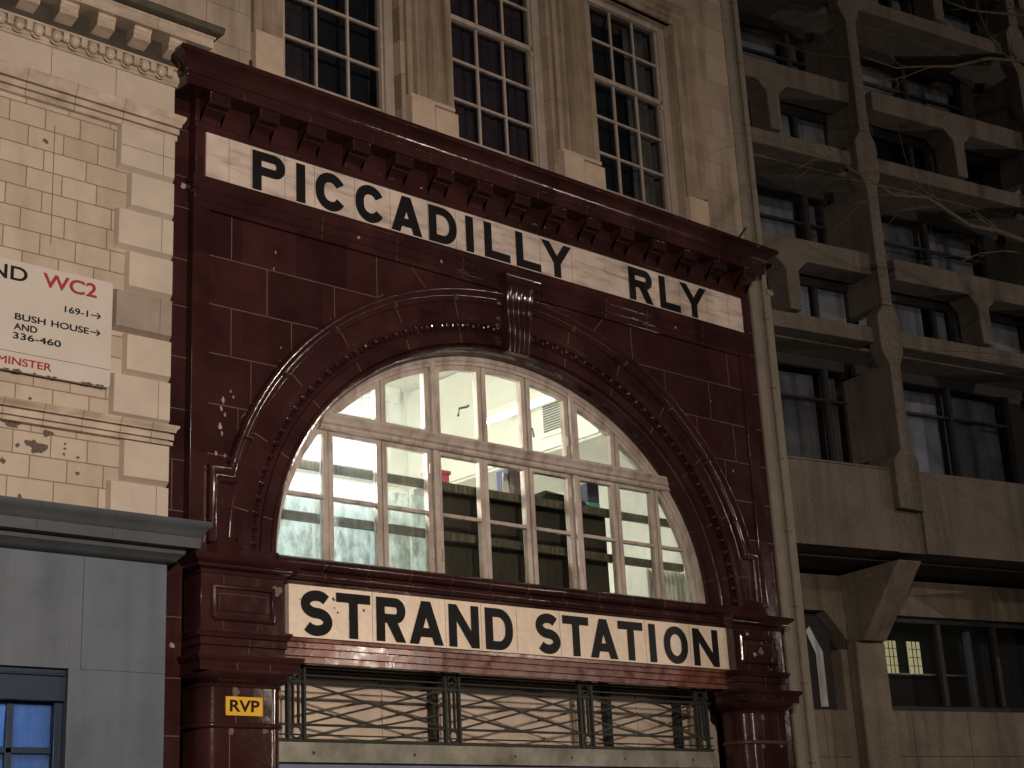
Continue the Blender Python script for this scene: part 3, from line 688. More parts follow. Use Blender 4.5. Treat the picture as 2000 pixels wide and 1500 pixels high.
# ---------------------------------------------------------------- things in the lit room
def batten(loc, length, ax, label, tm=None):
    tm = tm or TUBE
    t = thing('ceiling_light', label, 'ceiling light', loc, 'fluorescent lights in the lit room')
    x, y, z = loc
    if ax == 'y':
        MB().add([(x-.09, y, z), (x+.09, y, z), (x+.05, y, z+.10), (x-.05, y, z+.10), (x-.09, y+length, z), (x+.09, y+length, z), (x+.05, y+length, z+.10), (x-.05, y+length, z+.10)],
                 [(0, 1, 2, 3), (4, 7, 6, 5), (0, 4, 5, 1), (1, 5, 6, 2), (2, 6, 7, 3), (3, 7, 4, 0)]).build('housing', METW, t, bevel=.006)
        MB().tube([(x, y+.04, z-.035), (x, y+length-.04, z-.035)], .02, 10).build('tube', tm, t)
    else:
        MB().box(x, x+length, y-.07, y+.07, z, z+.08).build('housing', METW, t, bevel=.01)
        MB().tube([(x+.04, y, z-.035), (x+length-.04, y, z-.035)], .02, 10).build('tube', tm, t)
    return t
batten((12.6, .75, 7.2), 1.5, 'y', 'white fluorescent batten under the ceiling behind the upper right panes', TUBED)
batten((9.0, 2.6, 7.9), 1.6, 'x', 'white fluorescent batten over the left half of the lit room')
t = thing('wall_light', 'glaring bare pendant bulb close behind the left lower panes', 'light', (8.75, .95, 5.75))
MB().ball((8.75, .95, 5.85), .075, .075, .085, 12, 8).build('bulb', TUBEW, t); MB().tube([(8.75, .95, 5.92), (8.75, .95, 8.3)], [.03, .006], 10).build('pendant_cord', METG, t)
Zs = 5.737
t = thing('box', 'pink box with a lid on the cupboard behind the pane', 'box', (10.50, .72, Zs))
MB().box(10.39, 10.60, .62, .82, Zs, Zs+.12).build('body', PINK, t, bevel=.005); MB().box(10.375, 10.615, .605, .835, Zs+.12, Zs+.16).build('lid', PINK, t, bevel=.005)
t = thing('carton', 'patterned red and blue carton beside a white card on the cupboard', 'carton', (11.68, .75, Zs))
MB().box(11.52, 11.85, .66, .86, Zs, Zs+.33).build('body', PATT, t, bevel=.005)
MB().box(11.505, 11.52, .66, .86, Zs, Zs+.33).build('side_panel', NAVY, t)
o = MB().add([(11.36, .62, Zs), (11.50, .64, Zs), (11.50, .68, Zs+.27), (11.44, .67, Zs+.27), (11.36, .622, Zs+.001), (11.50, .65, Zs), (11.50, .69, Zs+.27), (11.44, .68, Zs+.27)], [(0, 1, 2, 3), (4, 7, 6, 5), (0, 4, 5, 1), (1, 5, 6, 2), (2, 6, 7, 3), (3, 7, 4, 0)]).build('card', PAPER)
tag(o, 'white card leaning beside the patterned carton', 'card')
m = MB()
for k in range(5):
    x0_ = 11.93+.02*k; m.hexa([(x0_, .6, Zs+.022*k), (12.72-.03*k, .58, Zs+.022*k), (12.7-.03*k, .86, Zs+.022*k), (x0_, .88, Zs+.022*k)], [(x0_+.01, .61, Zs+.021+.022*k+.02*(k == 4)), (12.7-.05*k, .59, Zs+.021+.022*k-.006*k), (12.68-.03*k, .85, Zs+.021+.022*k), (x0_+.02, .87, Zs+.021+.022*k+.012)])
tag(m.build('folded_cloth', DKGRN, bevel=.004), 'dark pile of folded cloth on top of the cupboard', 'cloth')
t = thing('tin', 'navy tin with a teal lower half on the cupboard end', 'tin', (12.87, .75, Zs))
MB().box(12.77, 12.97, .68, .83, Zs, Zs+.10).build('lower_band', TEAL, t, bevel=.006); MB().box(12.772, 12.968, .682, .828, Zs+.102, Zs+.33).build('upper_band', NAVY, t, bevel=.006)
t = thing('radiator', 'white column radiator behind the lower right panes', 'radiator', (13.95, 1.0, 4.4))
for k in range(9): MB().box(13.97+k*.08, 14.015+k*.08, .92, 1.06, 4.5, 5.2).build('column', METW, t, bevel=.015)
MB().tube([(13.95, .99, 4.56), (14.68, .99, 4.56)], .02, 8).build('pipe', METW, t)

# ---------------------------------------------------------------- transom grille, beam and panelled screen behind
GY = .12
m = MB()
gx0, gx1 = 7.98, 14.0
pc = [8.25+1.864*k for k in range(4)]
for z, h_ in ((2.935, .03), (3.075, .022), (3.465, .026), (3.61, .02), (2.985, .012)): m.box(gx0, gx1, GY, GY+.03, z-h_/2, z+h_/2)
m.box(gx0, gx1, GY+.01, GY+.02, 3.52, 3.535)
GR = m.build('transom_grille', IRON, ST, bevel=.002)
for c_ in pc:
    m = MB()
    for dx in (-.09, .09): m.box(c_+dx-.013, c_+dx+.013, GY-.008, GY+.04, 2.92, 3.62)
    for dx in (-.03, .03): m.box(c_+dx-.008, c_+dx+.008, GY, GY+.03, 3.075, 3.46)
    for z in (3.005, 3.54):
        m.tube([(c_+.055*math.cos(2*math.pi*k/16), GY+.005, z+.055*math.sin(2*math.pi*k/16)) for k in range(17)], .011, 6)
    m.build('grille_post', IRON, GR, bevel=.002)
for i in range(3):
    a, b_ = pc[i]+.103, pc[i+1]-.103; mid = (a+b_)/2; m = MB()
    def bar(pts, y):
        for (xa, za), (xb, zb) in zip(pts, pts[1:]): m.line(xa, za, xb, zb, .02, y, .012)
    bar([(a, 3.455), (b_, 3.085)], GY+.002); bar([(a, 3.085), (b_, 3.455)], GY+.008)
    wave = lambda z0, z1: [(a, z0)]+[(mid+dx, z1-(z1-z0)*abs(dx)/(mid-a)*(1.0 if abs(dx) > .16 else .75)) for dx in (-.16, -.08, 0, .08, .16)]+[(b_, z0)]
    bar(wave(3.30, 3.455), GY+.014); bar(wave(3.22, 3.085), GY+.014)
    m.build('lattice_panel', IRON, GR)
m = MB().box(7.9, 14.05, .10, .24, 2.735, 2.915)
for x in (8.42, 9.6, 10.9, 11.7, 12.5, 13.6): m.blob(x, 2.82, .018, .097, 1, n=12)
m.build('entrance_beam', [BEAMM, IRON], ST, bevel=.008)
m = MB().box(7.5, 14.6, .55, .60, 2.90, 3.62)
for z in (2.955, 3.0): m.box(7.5, 14.6, .53, .549, z-.006, z+.006)
for x in (8.33, 9.55, 10.35, 10.5, 12.2, 13.2): m.box(x, x+.012, .53, .549, 3.01, 3.62)
for x in (10.12, 12.62, 13.78): m.box(x, x+.07, .44, .529, 2.91, 3.62, 1)
m.build('screen_panel', [SOFW, IRON], ST)
m = MB().box(7.92, 14.02, .15, .18, 0, 2.73); m.build('entrance_shutter', mat('shutter_blue', (.14, .15, .25), .5, .2, 4), ST)
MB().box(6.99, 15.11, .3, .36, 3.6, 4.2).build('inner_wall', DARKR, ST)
MB().tube([(7.93, .05, 3.0), (7.93, .05, 2.96), (7.93, .08, 2.92)], .025, 8).build('pipe_stub', METG, ST)

# ---------------------------------------------------------------- lettering
def arc(cx, cz, rx, rz, a0, a1, n=14): return [(cx+rx*math.cos(R(a0+(a1-a0)*i/n)), cz+rz*math.sin(R(a0+(a1-a0)*i/n))) for i in range(n+1)]
def band(path, t):
    n = len(path); L_, R_ = [], []
    for i in range(n):
        d = (Vector(path[min(i+1, n-1)])-Vector(path[max(i-1, 0)])).normalized(); q = Vector((-d.y, d.x))*t/2
        L_.append((path[i][0]+q.x, path[i][1]+q.y)); R_.append((path[i][0]-q.x, path[i][1]-q.y))
    return L_+R_[::-1]
def glyph(ch, w_, h, t):
    tb = t*.9
    if ch == 'I': return [[(0, 0), (w_, 0), (w_, h), (0, h)]]
    if ch == 'L': return [[(0, 0), (w_, 0), (w_, tb), (t, tb), (t, h), (0, h)]]
    if ch == 'T': c = w_/2; return [[(c-t/2, 0), (c+t/2, 0), (c+t/2, h-tb), (w_, h-tb), (w_, h), (0, h), (0, h-tb), (c-t/2, h-tb)]]
    if ch == 'N':
        d = t*1.2
        for _ in range(8): d = t*.95*math.sqrt(1+((h-d)/(w_-2*t))**2)
        return [[(0, 0), (t, 0), (t, h-d), (w_-t, 0), (w_, 0), (w_, h), (w_-t, h), (w_-t, d), (t, h), (0, h)]]
    if ch == 'A':
        c, k_, tt_ = w_/2, t*.55, t*1.12; s_ = (c-k_)/h; zb = .17*h; zt = zb+tb
        out = [(0, 0), (tt_, 0), (tt_+zb*s_, zb), (w_-tt_-zb*s_, zb), (w_-tt_, 0), (w_, 0), (c+k_, h), (c-k_, h)]
        za = (w_-2*tt_)/(2*s_)
        return [out, [(tt_+zt*s_, zt), (w_-tt_-zt*s_, zt), (c, min(za, h*.8))]]
    if ch == 'Y':
        c, j, tt_ = w_/2, h*.40, t*1.15; m_ = (h-j)/(c-t/2)
        return [[(c-t/2, 0), (c+t/2, 0), (c+t/2, j), (w_, h), (w_-tt_, h), (c, h-m_*(c-tt_)), (tt_, h), (0, h), (c-t/2, j)]]
    if ch in 'PR':
        z0 = h*.40 if ch == 'P' else h*.42; r = (h-z0)/2; zc = z0+r
        inn = [(t, z0+tb), ]+[(x, z) for x, z in arc(w_-r, zc, r-t, r-tb, -90, 90)]+[(t, h-tb)]
        if ch == 'P': out = [(0, 0), (t, 0), (t, z0)]+arc(w_-r, zc, r, r, -90, 90)+[(0, h)]
        else:
            tt_ = t*1.15; xl = w_-r-.15*t
            out = [(0, 0), (t, 0), (t, z0), (xl-tt_*.75, z0), (w_-tt_, 0), (w_, 0), (xl+tt_*.35, z0+.004)]+arc(w_-r, zc, r, r, -70, 90)+[(0, h)]
        return [out, inn]
    if ch == 'D':
        r = w_*.52; q = r-t
        return [[(0, 0)]+arc(w_-r, r, r, r, -90, 0)+arc(w_-r, h-r, r, r, 0, 90)+[(0, h)], [(t, tb)]+arc(w_-r, r, q, r-tb, -90, 0)+arc(w_-r, h-r, q, r-tb, 0, 90)+[(t, h-tb)]]
    if ch == 'O':
        r = w_/2; return [arc(r, h-r, r, r, 0, 180)+arc(r, r, r, r, 180, 360), arc(r, h-r, r-t, r-tb, 0, 180)+arc(r, r, r-t, r-tb, 180, 360)]
    if ch == 'C':
        rx = (w_-t)/2; rz = rx; c = w_/2
        return [band(arc(c, h-t/2-rz, rx, rz, 28, 180, 16)+arc(c, t/2+rz, rx, rz, 180, 332, 16), t)]
    if ch == 'S':
        rx, rz, c = (w_-t)/2, (h-t)/4, w_/2
        return [band(arc(c, h-t/2-rz, rx, rz, 32, 270, 24)+arc(c, t/2+rz, rx, rz, 90, -148, 24)[1:], t)]
def curve_mesh(loops, depth):
    cu = bpy.data.curves.new('tmp', 'CURVE'); cu.dimensions = '2D'; cu.fill_mode = 'BOTH'; cu.extrude = depth/2
    for P in loops:
        s = cu.splines.new('POLY'); s.points.add(len(P)-1)
        for q, p in zip(s.points, P): q.co = (p[0], p[1], 0, 1)
        s.use_cyclic_u = True
    ob = bpy.data.objects.new('tmp', cu); me = bpy.data.meshes.new_from_object(ob)
    bpy.data.objects.remove(ob); bpy.data.curves.remove(cu); return me
def place(me, name, m_, parent, x, y, z):
    """mesh lying in local X-Y becomes upright in X-Z facing -Y"""
    for v in me.vertices: v.co = (v.co.x, -v.co.z, v.co.y)
    me.materials.clear(); me.materials.append(m_)
    o = bpy.data.objects.new(name, me); C.objects.link(o); o.parent = parent; o.location = Vector((x, y, z))-Vector(ORG.get(parent, (0, 0, 0))); return o
def text_mesh(s, height, bold=.0, width=None, depth=.003, space=1.0):
    cu = bpy.data.curves.new('tmp', 'FONT'); cu.body = s; cu.size = 1; cu.space_character = space; cu.fill_mode = 'BOTH'
    ob = bpy.data.objects.new('tmp', cu); me = bpy.data.meshes.new_from_object(ob)
    zs = [v.co.y for v in me.vertices]; h0 = max(zs)-min(zs); bpy.data.meshes.remove(me)
    cu.size = height/h0; cu.offset = bold*height; cu.extrude = depth/2
    me = bpy.data.meshes.new_from_object(ob); bpy.data.objects.remove(ob); bpy.data.curves.remove(cu)
    xs = [v.co.x for v in me.vertices]; zs = [v.co.y for v in me.vertices]; x0 = min(xs); z0 = min(zs)
    k_ = (width/(max(xs)-x0)) if width else 1
    for v in me.vertices: v.co.x = (v.co.x-x0)*k_; v.co.y -= z0
    return me
SG = 'white tiled station name signs'
def sign(x0, x1, z0, z1, yf, yb, seams, letters, zt, h, tm, label, wt):
    t = thing('sign', label, 'sign', ((x0+x1)/2, yb, z0), SG)
    m = MB().box(x0, x1, yf, yb, z0, z1)
    for s in seams: m.line(s, z0+.002, s, z1-.002, .006, yf-.001, .004, 1)
    if tm is TILED:
        for a, za, b_, zb in ((8.0, 8.40, 8.15, 8.39), (8.22, 8.385, 8.36, 8.36), (12.0, 8.47, 12.9, 8.42), (12.53, 8.45, 12.92, 8.42), (12.53, 8.45, 12.53, 8.63), (13.3, 8.38, 13.46, 8.37)): m.line(a, za, b_, zb, .004, yf-.001, .004, 1)
    else:
        for x, z, r_ in ((8.33, 4.20, .015), (8.55, 4.22, .02), (8.56, 4.14, .012), (8.6, 4.10, .014), (8.9, 4.14, .016), (8.73, 4.05, .012), (8.17, 4.19, .01)): m.blob(x, z, r_, yf-.002, 1)
    m.build('board', [tm, SEAM], t, bevel=.006)
    for ch, a, b_, h_ in letters:
        me = curve_mesh(glyph(ch, b_-a, h_, wt), .012); place(me, 'letter', INK, t, a, yf-.004, zt)
    return t
lw = [('S', 8.18, 8.53), ('T', 8.58, 8.975), ('R', 9.05, 9.40), ('A', 9.45, 9.87), ('N', 9.95, 10.34), ('D', 10.43, 10.80), ('S', 11.13, 11.47), ('T', 11.52, 11.90), ('A', 11.92, 12.33), ('T', 12.36, 12.745), ('I', 12.85, 12.95), ('O', 13.09, 13.48), ('N', 13.58, 14.01)]
sign(8.05, 14.19, 3.842, 4.328, -.06, .02, [9.005, 9.91, 10.38, 10.865, 11.48, 12.79, 13.53], [(c_, a, b_, .425) for c_, a, b_ in lw], 3.862, .425, TILE, 'cream tile sign reading STRAND STATION under the arched window', .098)
uw = [('P', 7.62, 8.0), ('I', 8.135, 8.24), ('C', 8.37, 8.74), ('C', 8.87, 9.24), ('A', 9.33, 9.74), ('D', 9.84, 10.225), ('I', 10.36, 10.465), ('L', 10.63, 11.0), ('L', 11.10, 11.47), ('Y', 11.50, 11.965), ('R', 12.925, 13.325), ('L', 13.46, 13.82), ('Y', 13.84, 14.325)]
sign(7.10, 15.02, 8.172, 8.644, -.10, .0, [7.355, 7.605, 8.0, 8.36, 8.86, 9.32, 9.83, 10.22, 10.63, 11.10, 11.475, 11.97, 12.92, 13.46, 13.83, 14.33, 14.74], [(c_, a, b_, .42) for c_, a, b_ in uw], 8.188, .42, TILED, 'stained white tile sign reading PICCADILLY RLY under the red cornice', .102)
t = thing('sign', 'small yellow RVP plate on the left red column', 'sign', (7.47, -.22, 3.09))
m = MB().box(7.285, 7.66, -.226, -.2165, 3.09, 3.252)
for x in (7.30, 7.645):
    for z in (3.105, 3.237): m.blob(x, z, .005, -.2275, 1, n=8)
m.build('plate', [YEL, METG], t, bevel=.002)
place(text_mesh('RVP', .095, .034, .30, .003), 'lettering', INK, t, 7.325, -.2275, 3.122)

# ================================================================ left cream faience building
LX, LY = 6.75, -.10
LB = thing('faience_building', 'cream tile building with quoins above a grey painted ground storey', 'building', (5.5, LY, 0))
m = MB().box(-6, LX-.02, LY+.02, 6, 4.78, 9.1)
for x, z, r_, sx in ((5.47, 5.28, .055, 1.3), (5.56, 5.26, .07, 1.2), (5.52, 5.23, .05, 1.5), (5.36, 5.25, .03, 1), (5.62, 5.39, .05, 1.4), (5.78, 5.32, .018, 1), (5.78, 5.28, .018, 1), (5.775, 5.23, .018, 1), (5.9, 5.22, .02, 1.4), (5.9, 5.08, .028, 1), (5.24, 5.1, .04, 1), (5.48, 8.07, .035, 1), (5.45, 5.67, .02, 1.3), (5.67, 5.62, .015, 1.5), (5.4, 4.82, .03, 1), (6.03, 5.63, .02, 1.5), (5.3, 5.425, .04, 3)):
    m.blob(x, z, r_*.75, LY+.018-r_*.05, 1, n=13, sx=sx)
for x0_, z0_, x1_, z1_ in ((5.57, 7.1, 5.56, 8.25),): m.line(x0_, z0_, x1_, z1_, .006, LY+.018, .005, 1)
m.build('wall', [FAI, PIT], LB)
# quoins
zb = [4.70, 5.06, 5.44, 5.62, 6.03, 6.42, 6.82, 7.21, 7.61, 7.99, 8.46]
for i in range(len(zb)-1):
    if i == 2: continue
    lft = 6.165 if i in (0, 3, 5, 7, 9) else 6.28
    z0_, z1_ = zb[i], zb[i+1]-.005
    m = MB()
    a = .045
    m.add([(lft, LY+.03, z0_), (LX, LY+.03, z0_), (LX, LY+.03, z1_), (lft, LY+.03, z1_), (lft+.022, LY-.04, z0_+a), (LX-.012, LY-.04, z0_+a), (LX-.012, LY-.04, z1_-.012), (lft+.022, LY-.04, z1_-.012), (LX, .25, z0_), (LX, .25, z1_), (lft+.008, LY+.0, z0_+.02), (LX-.004, LY, z0_+.02), (LX-.004, LY, z1_-.003), (lft+.008, LY, z1_-.003)],
          [(10, 4, 7, 13), (4, 5, 6, 7), (11, 5, 4, 10), (13, 7, 6, 12), (12, 6, 5, 11), (0, 10, 13, 3), (0, 1, 11, 10), (3, 13, 12, 2), (1, 2, 12, 11), (1, 8, 9, 2)])
    if lft < 6.2: m.line(6.62, z0_+a, 6.62, z1_-.01, .005, LY-.0415, .004, 1)
    if i == 9: m.line(lft+.02, 8.23, LX-.012, 8.23, .006, LY-.0415, .004, 1)
    q = m.build('quoin', [FAIQD if i == 5 else FAIQ, FAIJ], LB)
    if i == 5: q['label'] = 'darker grey replacement quoin beside the nameplate'
# string courses
def course(prof, name='string_course', mm=FAIM, seams=(), x0=-6, xr=LX, yb=.2, front=None):
    m = MB().mould(prof, x0, xr, 0, yb, False, True)
    for s in seams: m.line(s, prof[0][1]+.004, s, prof[-1][1]-.004, .006, LY-(front or .02), .03, 1)
    return m
Pr = lambda L_: [(-LY+p, z) for p, z in L_]
def course2(L_, name, mm, seams=(), xr=LX, fr=.03, jm=None):
    m = MB(); rows = []
    prof = Pr(L_)
    rowsv = []
    for (p, z), (q, _) in zip(prof, L_): rowsv.append([(-6, -p, z), (xr+q, -p, z), (xr+q, .25, z)])
    vs = [v for r_ in rowsv for v in r_]
    fs = [(i*3+j, i*3+j+1, i*3+4+j, i*3+3+j) for i in range(len(prof)-1) for j in range(2)]+[(0, 1, 2), tuple((len(prof)-1)*3+j for j in (2, 1, 0))]
    m.add(vs, fs)
    for s in seams:
        m.mould([(p+.0018, z) for p, z in prof], s-.0028, s+.0028, 0, .05, False, False, 1)
    return m.build(name, [mm, jm or FAIJ], LB, smooth=40)
course2([(.0, 5.435), (.03, 5.44), (.03, 5.472), (.0, 5.474), (.0, 5.486), (.036, 5.488), (.036, 5.54), (.006, 5.542), (.006, 5.553), (.05, 5.556), (.055, 5.58), (.07, 5.595), (.075, 5.618), (0, 5.63)], 'string_course', FAIM, (5.19, 5.55, 5.9, 6.26, 6.56))
course2([(.0, 8.43), (.022, 8.435), (.022, 8.485), (.0, 8.487), (.0, 8.497), (.035, 8.499), (.035, 8.555), (.01, 8.557), (.01, 8.567), (.05, 8.569), (.055, 8.60), (.075, 8.63), (.085, 8.66), (.085, 8.68), (0, 8.70)], 'string_course', FAIM, (5.25, 5.72, 6.2))
m = MB().box(-6, LX-.005, LY-.004, .2, 8.70, 9.06)
for s in (5.49, 6.13): m.line(s, 8.70, s, 9.05, .006, LY-.0055, .004, 1)
m.build('frieze', [FAIQ, FAIJ], LB)
course2([(0, 9.0), (.02, 9.005), (.02, 9.03), (.035, 9.04), (.04, 9.05), (.04, 9.15), (.07, 9.16), (.07, 9.18), (0, 9.185)], 'bed_moulding', FAIM)
m = MB()
x = 3.9
while x < 6.74:
    m.ball((x, LY-.065, 9.095), .052, .04, .062, 10, 7); m.box(x+.06, x+.118, LY-.085, LY-.03, 9.06, 9.15)
    ring_ = [(x+.062*math.cos(a), LY-.055, 9.09+.07*math.sin(a)) for a in [math.pi*(.9+1.2*i/8) for i in range(9)]]; m.tube(ring_, .010, 5)
    x += .1775
m.build('egg_moulding', FAIM, LB, smooth=50)
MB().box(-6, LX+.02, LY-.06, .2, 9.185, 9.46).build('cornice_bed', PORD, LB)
b = MB().prismx([(LY-.05, 9.24), (LY-.10, 9.25), (LY-.16, 9.27), (LY-.19, 9.275), (LY-.195, 9.35), (LY-.21, 9.36), (LY-.21, 9.40), (LY-.05, 9.40)], -.09, .09)
b1 = b.build('cornice_block', FAIM, LB, bevel=.006)
bs = [6.655-.368*k for k in range(9)]
b1.location = (bs[0], 0, 0)
for x in bs[1:]: copy_part(b1, LB, (x-bs[0], 0, 0))
course2([(.0, 9.40), (.255, 9.40), (.26, 9.42), (.26, 9.49), (.275, 9.50), (.28, 9.515), (0, 9.52)], 'cornice', FAIM, (5.62, 6.41))
m = MB(); rows = [(.2, 9.522), (.30, 9.525), (.335, 9.545), (.345, 9.60), (.335, 9.615), (.15, 9.615)]
vs = [v for q, z in rows for v in ((-6, LY-q, z), (LX+q, LY-q, z), (LX+q, .2, z))]
m.add(vs, [(i*3+j, i*3+j+1, i*3+4+j, i*3+3+j) for i in range(len(rows)-1) for j in range(2)])
m.build('gutter', LEADG, LB)
# painted ground storey
m = MB().box(-6, 4.2, LY-.02, 3, 0, 4.40); m.box(5.87, LX, LY-.02, 3, 0, 4.40); m.box(4.2, 5.87, LY-.02, 3, 3.43, 4.40)
m.line(5.975, 3.43, 5.975, 4.37, .007, LY-.0215, .004, 1); m.line(5.975, 3.43, LX-.005, 3.43, .005, LY-.0215, .004, 1)
m.build('painted_storey', [GREY, GREYJ], LB, bevel=.01)
course2([(.0, 4.36), (.02, 4.365), (.035, 4.375), (.06, 4.385), (.075, 4.405), (.10, 4.435), (.12, 4.45), (.125, 4.485), (.135, 4.49), (.215, 4.495), (.22, 4.585), (.232, 4.595), (.24, 4.62), (.262, 4.66), (.288, 4.69), (.292, 4.722), (.15, 4.745), (0, 4.75)], 'shop_cornice', GREYD, (5.45, 6.12), jm=GREYJ)
WB = MB()
WB.box(4.2, 5.87, LY+.02, LY+.12, 3.17, 3.43); WB.box(5.80, 5.87, LY+.06, LY+.2, 1.0, 3.17); WB.box(4.2, 5.80, LY+.10, LY+.2, 3.15, 3.20)
for x in (4.62, 5.03, 5.44): WB.box(x-.028, x+.028, LY+.09, LY+.17, 1.0, 3.15)
for z in (2.785, 2.40, 2.0): WB.box(4.2, 5.80, LY+.09, LY+.17, z-.025, z+.025)
WB.box(4.2, 5.86, LY+.03, LY+.1, 3.27, 3.29); WB.box(4.2, 5.86, LY+.0, LY+.1, 3.37, 3.39)
wf = WB.build('shop_window', BLUF, LB, bevel=.006)
for i, (a, b_) in enumerate(((4.65, 5.0), (5.06, 5.41), (5.47, 5.80))):
    for za, zb_ in ((2.81, 3.15), (2.425, 2.76), (2.025, 2.375)): MB().box(a, b_, LY+.12, LY+.126, za, zb_).build('pane', BLUG, wf)
m = MB(); m.add([(4.0, LY+.2, .8), (5.86, LY+.2, .8), (5.86, 1.6, .8), (4.0, 1.6, .8), (4.0, LY+.2, 3.42), (5.86, LY+.2, 3.42), (5.86, 1.6, 3.42), (4.0, 1.6, 3.42)], [(0, 1, 2, 3), (4, 5, 6, 7), (0, 3, 7, 4), (1, 2, 6, 5), (2, 3, 7, 6)])
m.build('shop_room', BLUR, LB)
MB().tube([(4.2, .5, 3.25), (5.3, .5, 3.25)], .025, 10).build('lit_tube', BLUT, LB)
# street nameplate
t = thing('street_nameplate', 'white enamel street nameplate with black and red lettering on cream tiles', 'sign', (5.3, LY-.02, 5.86))
def rrect(x0, x1, z0, z1, r): return arc(x1-r, z0+r, r, r, -90, 0, 6)+arc(x1-r, z1-r, r, r, 0, 90, 6)+arc(x0+r, z1-r, r, r, 90, 180, 6)+arc(x0+r, z0+r, r, r, 180, 270, 6)
PX0, PX1, PZ0, PZ1 = 4.2, 6.145, 5.865, 6.845
PY = LY-.045
m = MB().prism(rrect(PX0, PX1, PZ0, PZ1, .04), PY, LY-.012)
m.line(PX0, 6.03, PX1-.002, 6.03, .005, PY-.0008, .003, 1)
for x in (6.03, 5.95, 5.9, 6.07, 5.63, 5.58, 5.45, 5.2, 5.3): m.blob(x, PZ0+.006, random.uniform(.012, .03), PY-.001, 2, sx=1.6, sz=.6)
m.build('plate', [ENAM, INK, PIT], t, bevel=.004)
TY = PY-.0016
def put(s, x, z, h, wd, mm=INK, bold=0):
    me = text_mesh(s, h, bold, wd, .002)
    if bold < .01:                      # small lettering: doubled strokes give the heavy weight of the enamel
        bm = bmesh.new()
        for dx, dz, dy in ((0, 0, 0), (.0045, .0, .0003), (.0022, .003, .0006)):
            n0 = len(bm.verts); bm.from_mesh(me); bm.verts.ensure_lookup_table()
            for v in bm.verts[n0:]: v.co += Vector((dx, dz, dy))
        bm.to_mesh(me); bm.free()
    place(me, 'lettering', mm, t, x, TY, z)
put('STRAND', 4.46, 6.665, .125, .885, INK, .022); put('WC2', 5.485, 6.665, .125, .505, INKR, .028)
put('169-1', 5.695, 6.475, .056, .215); put('BUSH', 5.25, 6.318, .056, .272); put('HOUSE', 5.578, 6.318, .056, .345); put('AND', 5.245, 6.23, .056, .205); put('336-460', 5.24, 6.147, .056, .43)
put('WESTMINSTER', 4.79, 5.915, .066, .805, INKR, 0)
for z in (6.502, 6.346):
    m = MB()
    for P in ([(5.94, z-.005), (6.03, z-.005), (6.03, z+.005), (5.94, z+.005)],): m.prism([(x, q) for x, q in P], TY-.001, TY+.001)
    m.line(5.998, z+.028, 6.032, z, .011, TY-.0013, .002); m.line(5.998, z-.028, 6.032, z, .011, TY-.0016, .002)
    m.build('arrow', INK, t)

# ================================================================ upper stone building
UB = thing('stone_building', 'pale stone building with tall sash windows above the red cornice', 'building', (11, 0, 9))
WX = [(8.05, 9.60), (10.36, 11.90), (12.68, 14.22)]
WZ0, WZ1 = 9.15, 12.42
m = MB()
edges = [2.0, WX[0][0], WX[0][1], WX[1][0], WX[1][1], WX[2][0], WX[2][1], 15.345]
for i in range(0, 8, 2): m.box(edges[i], edges[i+1], .0, .6, 9.0, 16)
for a, b_ in WX: m.box(a, b_, .0, .6, WZ1, 16); m.box(a, b_, .0, .6, 9.0, WZ0)
m.build('wall', POR, UB)
def sash(a, b_):
    m = MB(); fy = .12
    m.box(a, a+.10, fy, fy+.14, WZ0, WZ1); m.box(b_-.12, b_, fy, fy+.14, WZ0, WZ1); m.box(a+.10, b_-.12, fy, fy+.14, WZ1-.09, WZ1)
    m.box(a+.10, a+.13, fy+.03, fy+.13, WZ0, WZ1-.09); m.box(b_-.15, b_-.12, fy+.03, fy+.13, WZ0, WZ1-.09)
    f_ = m.build('sash_window', PNTW, UB, bevel=.006)
    ia, ib = a+.13, b_-.15; m = MB()
    for k in (1, 2):
        x = ia+(ib-ia)*k/3; m.box(x-.014, x+.014, .185, .225, WZ0, 11.25); m.box(x-.014, x+.014, .165, .20, 11.31, WZ1-.09)
    for z in (9.73, 10.23, 10.74): m.box(ia, ib, .182, .222, z-.014, z+.014)
    for z in (11.82,): m.box(ia, ib, .162, .20, z-.014, z+.014)
    m.box(ia-.03, ib+.03, .15, .23, 11.25, 11.31)
    m.ball((ib+.01, .14, 11.20), .025, .02, .04, 8, 6)
    m.build('glazing_bar', PNTW, f_, bevel=.003)
    MB().box(ia, ib, .205, .209, WZ0, 11.25).build('pane', GLN, f_); MB().box(ia, ib, .180, .184, 11.31, WZ1-.09).build('pane', GLN, f_)
    m = MB()
    m.box(a, b_, .58, .6, 9.0, 12.6, 0)
    return f_
for i, (a, b_) in enumerate(WX):
    f_ = sash(a, b_)
    n_ = 26
    def drape(x0_, x1_, y, mm):
        m = MB(); k_ = max(6, int((x1_-x0_)/.04)); rows = []
        for j in range(k_+1):
            x = x0_+(x1_-x0_)*j/k_; yy = y+.03*math.sin(j*1.9)+.015*math.sin(j*.7); rows += [(x, yy, 9.1), (x, yy, 12.4)]
        m.add(rows, [(2*j, 2*j+1, 2*j+3, 2*j+2) for j in range(k_)]); m.build('curtain', mm, f_, smooth=80)
    if i == 0: drape(a+.1, a+.62, .40, CURT)
    if i == 1: drape(a+.1, b_-.32, .40, CURT); drape(b_-.36, b_-.12, .37, CURT)
    if i == 2: drape(b_-.52, b_-.12, .40, CURTL); drape(a+.1, a+.5, .44, CURT)
MB().box(7.0, 15.3, .62, .66, 9.0, 13).build('room_backing', DARKR, UB)
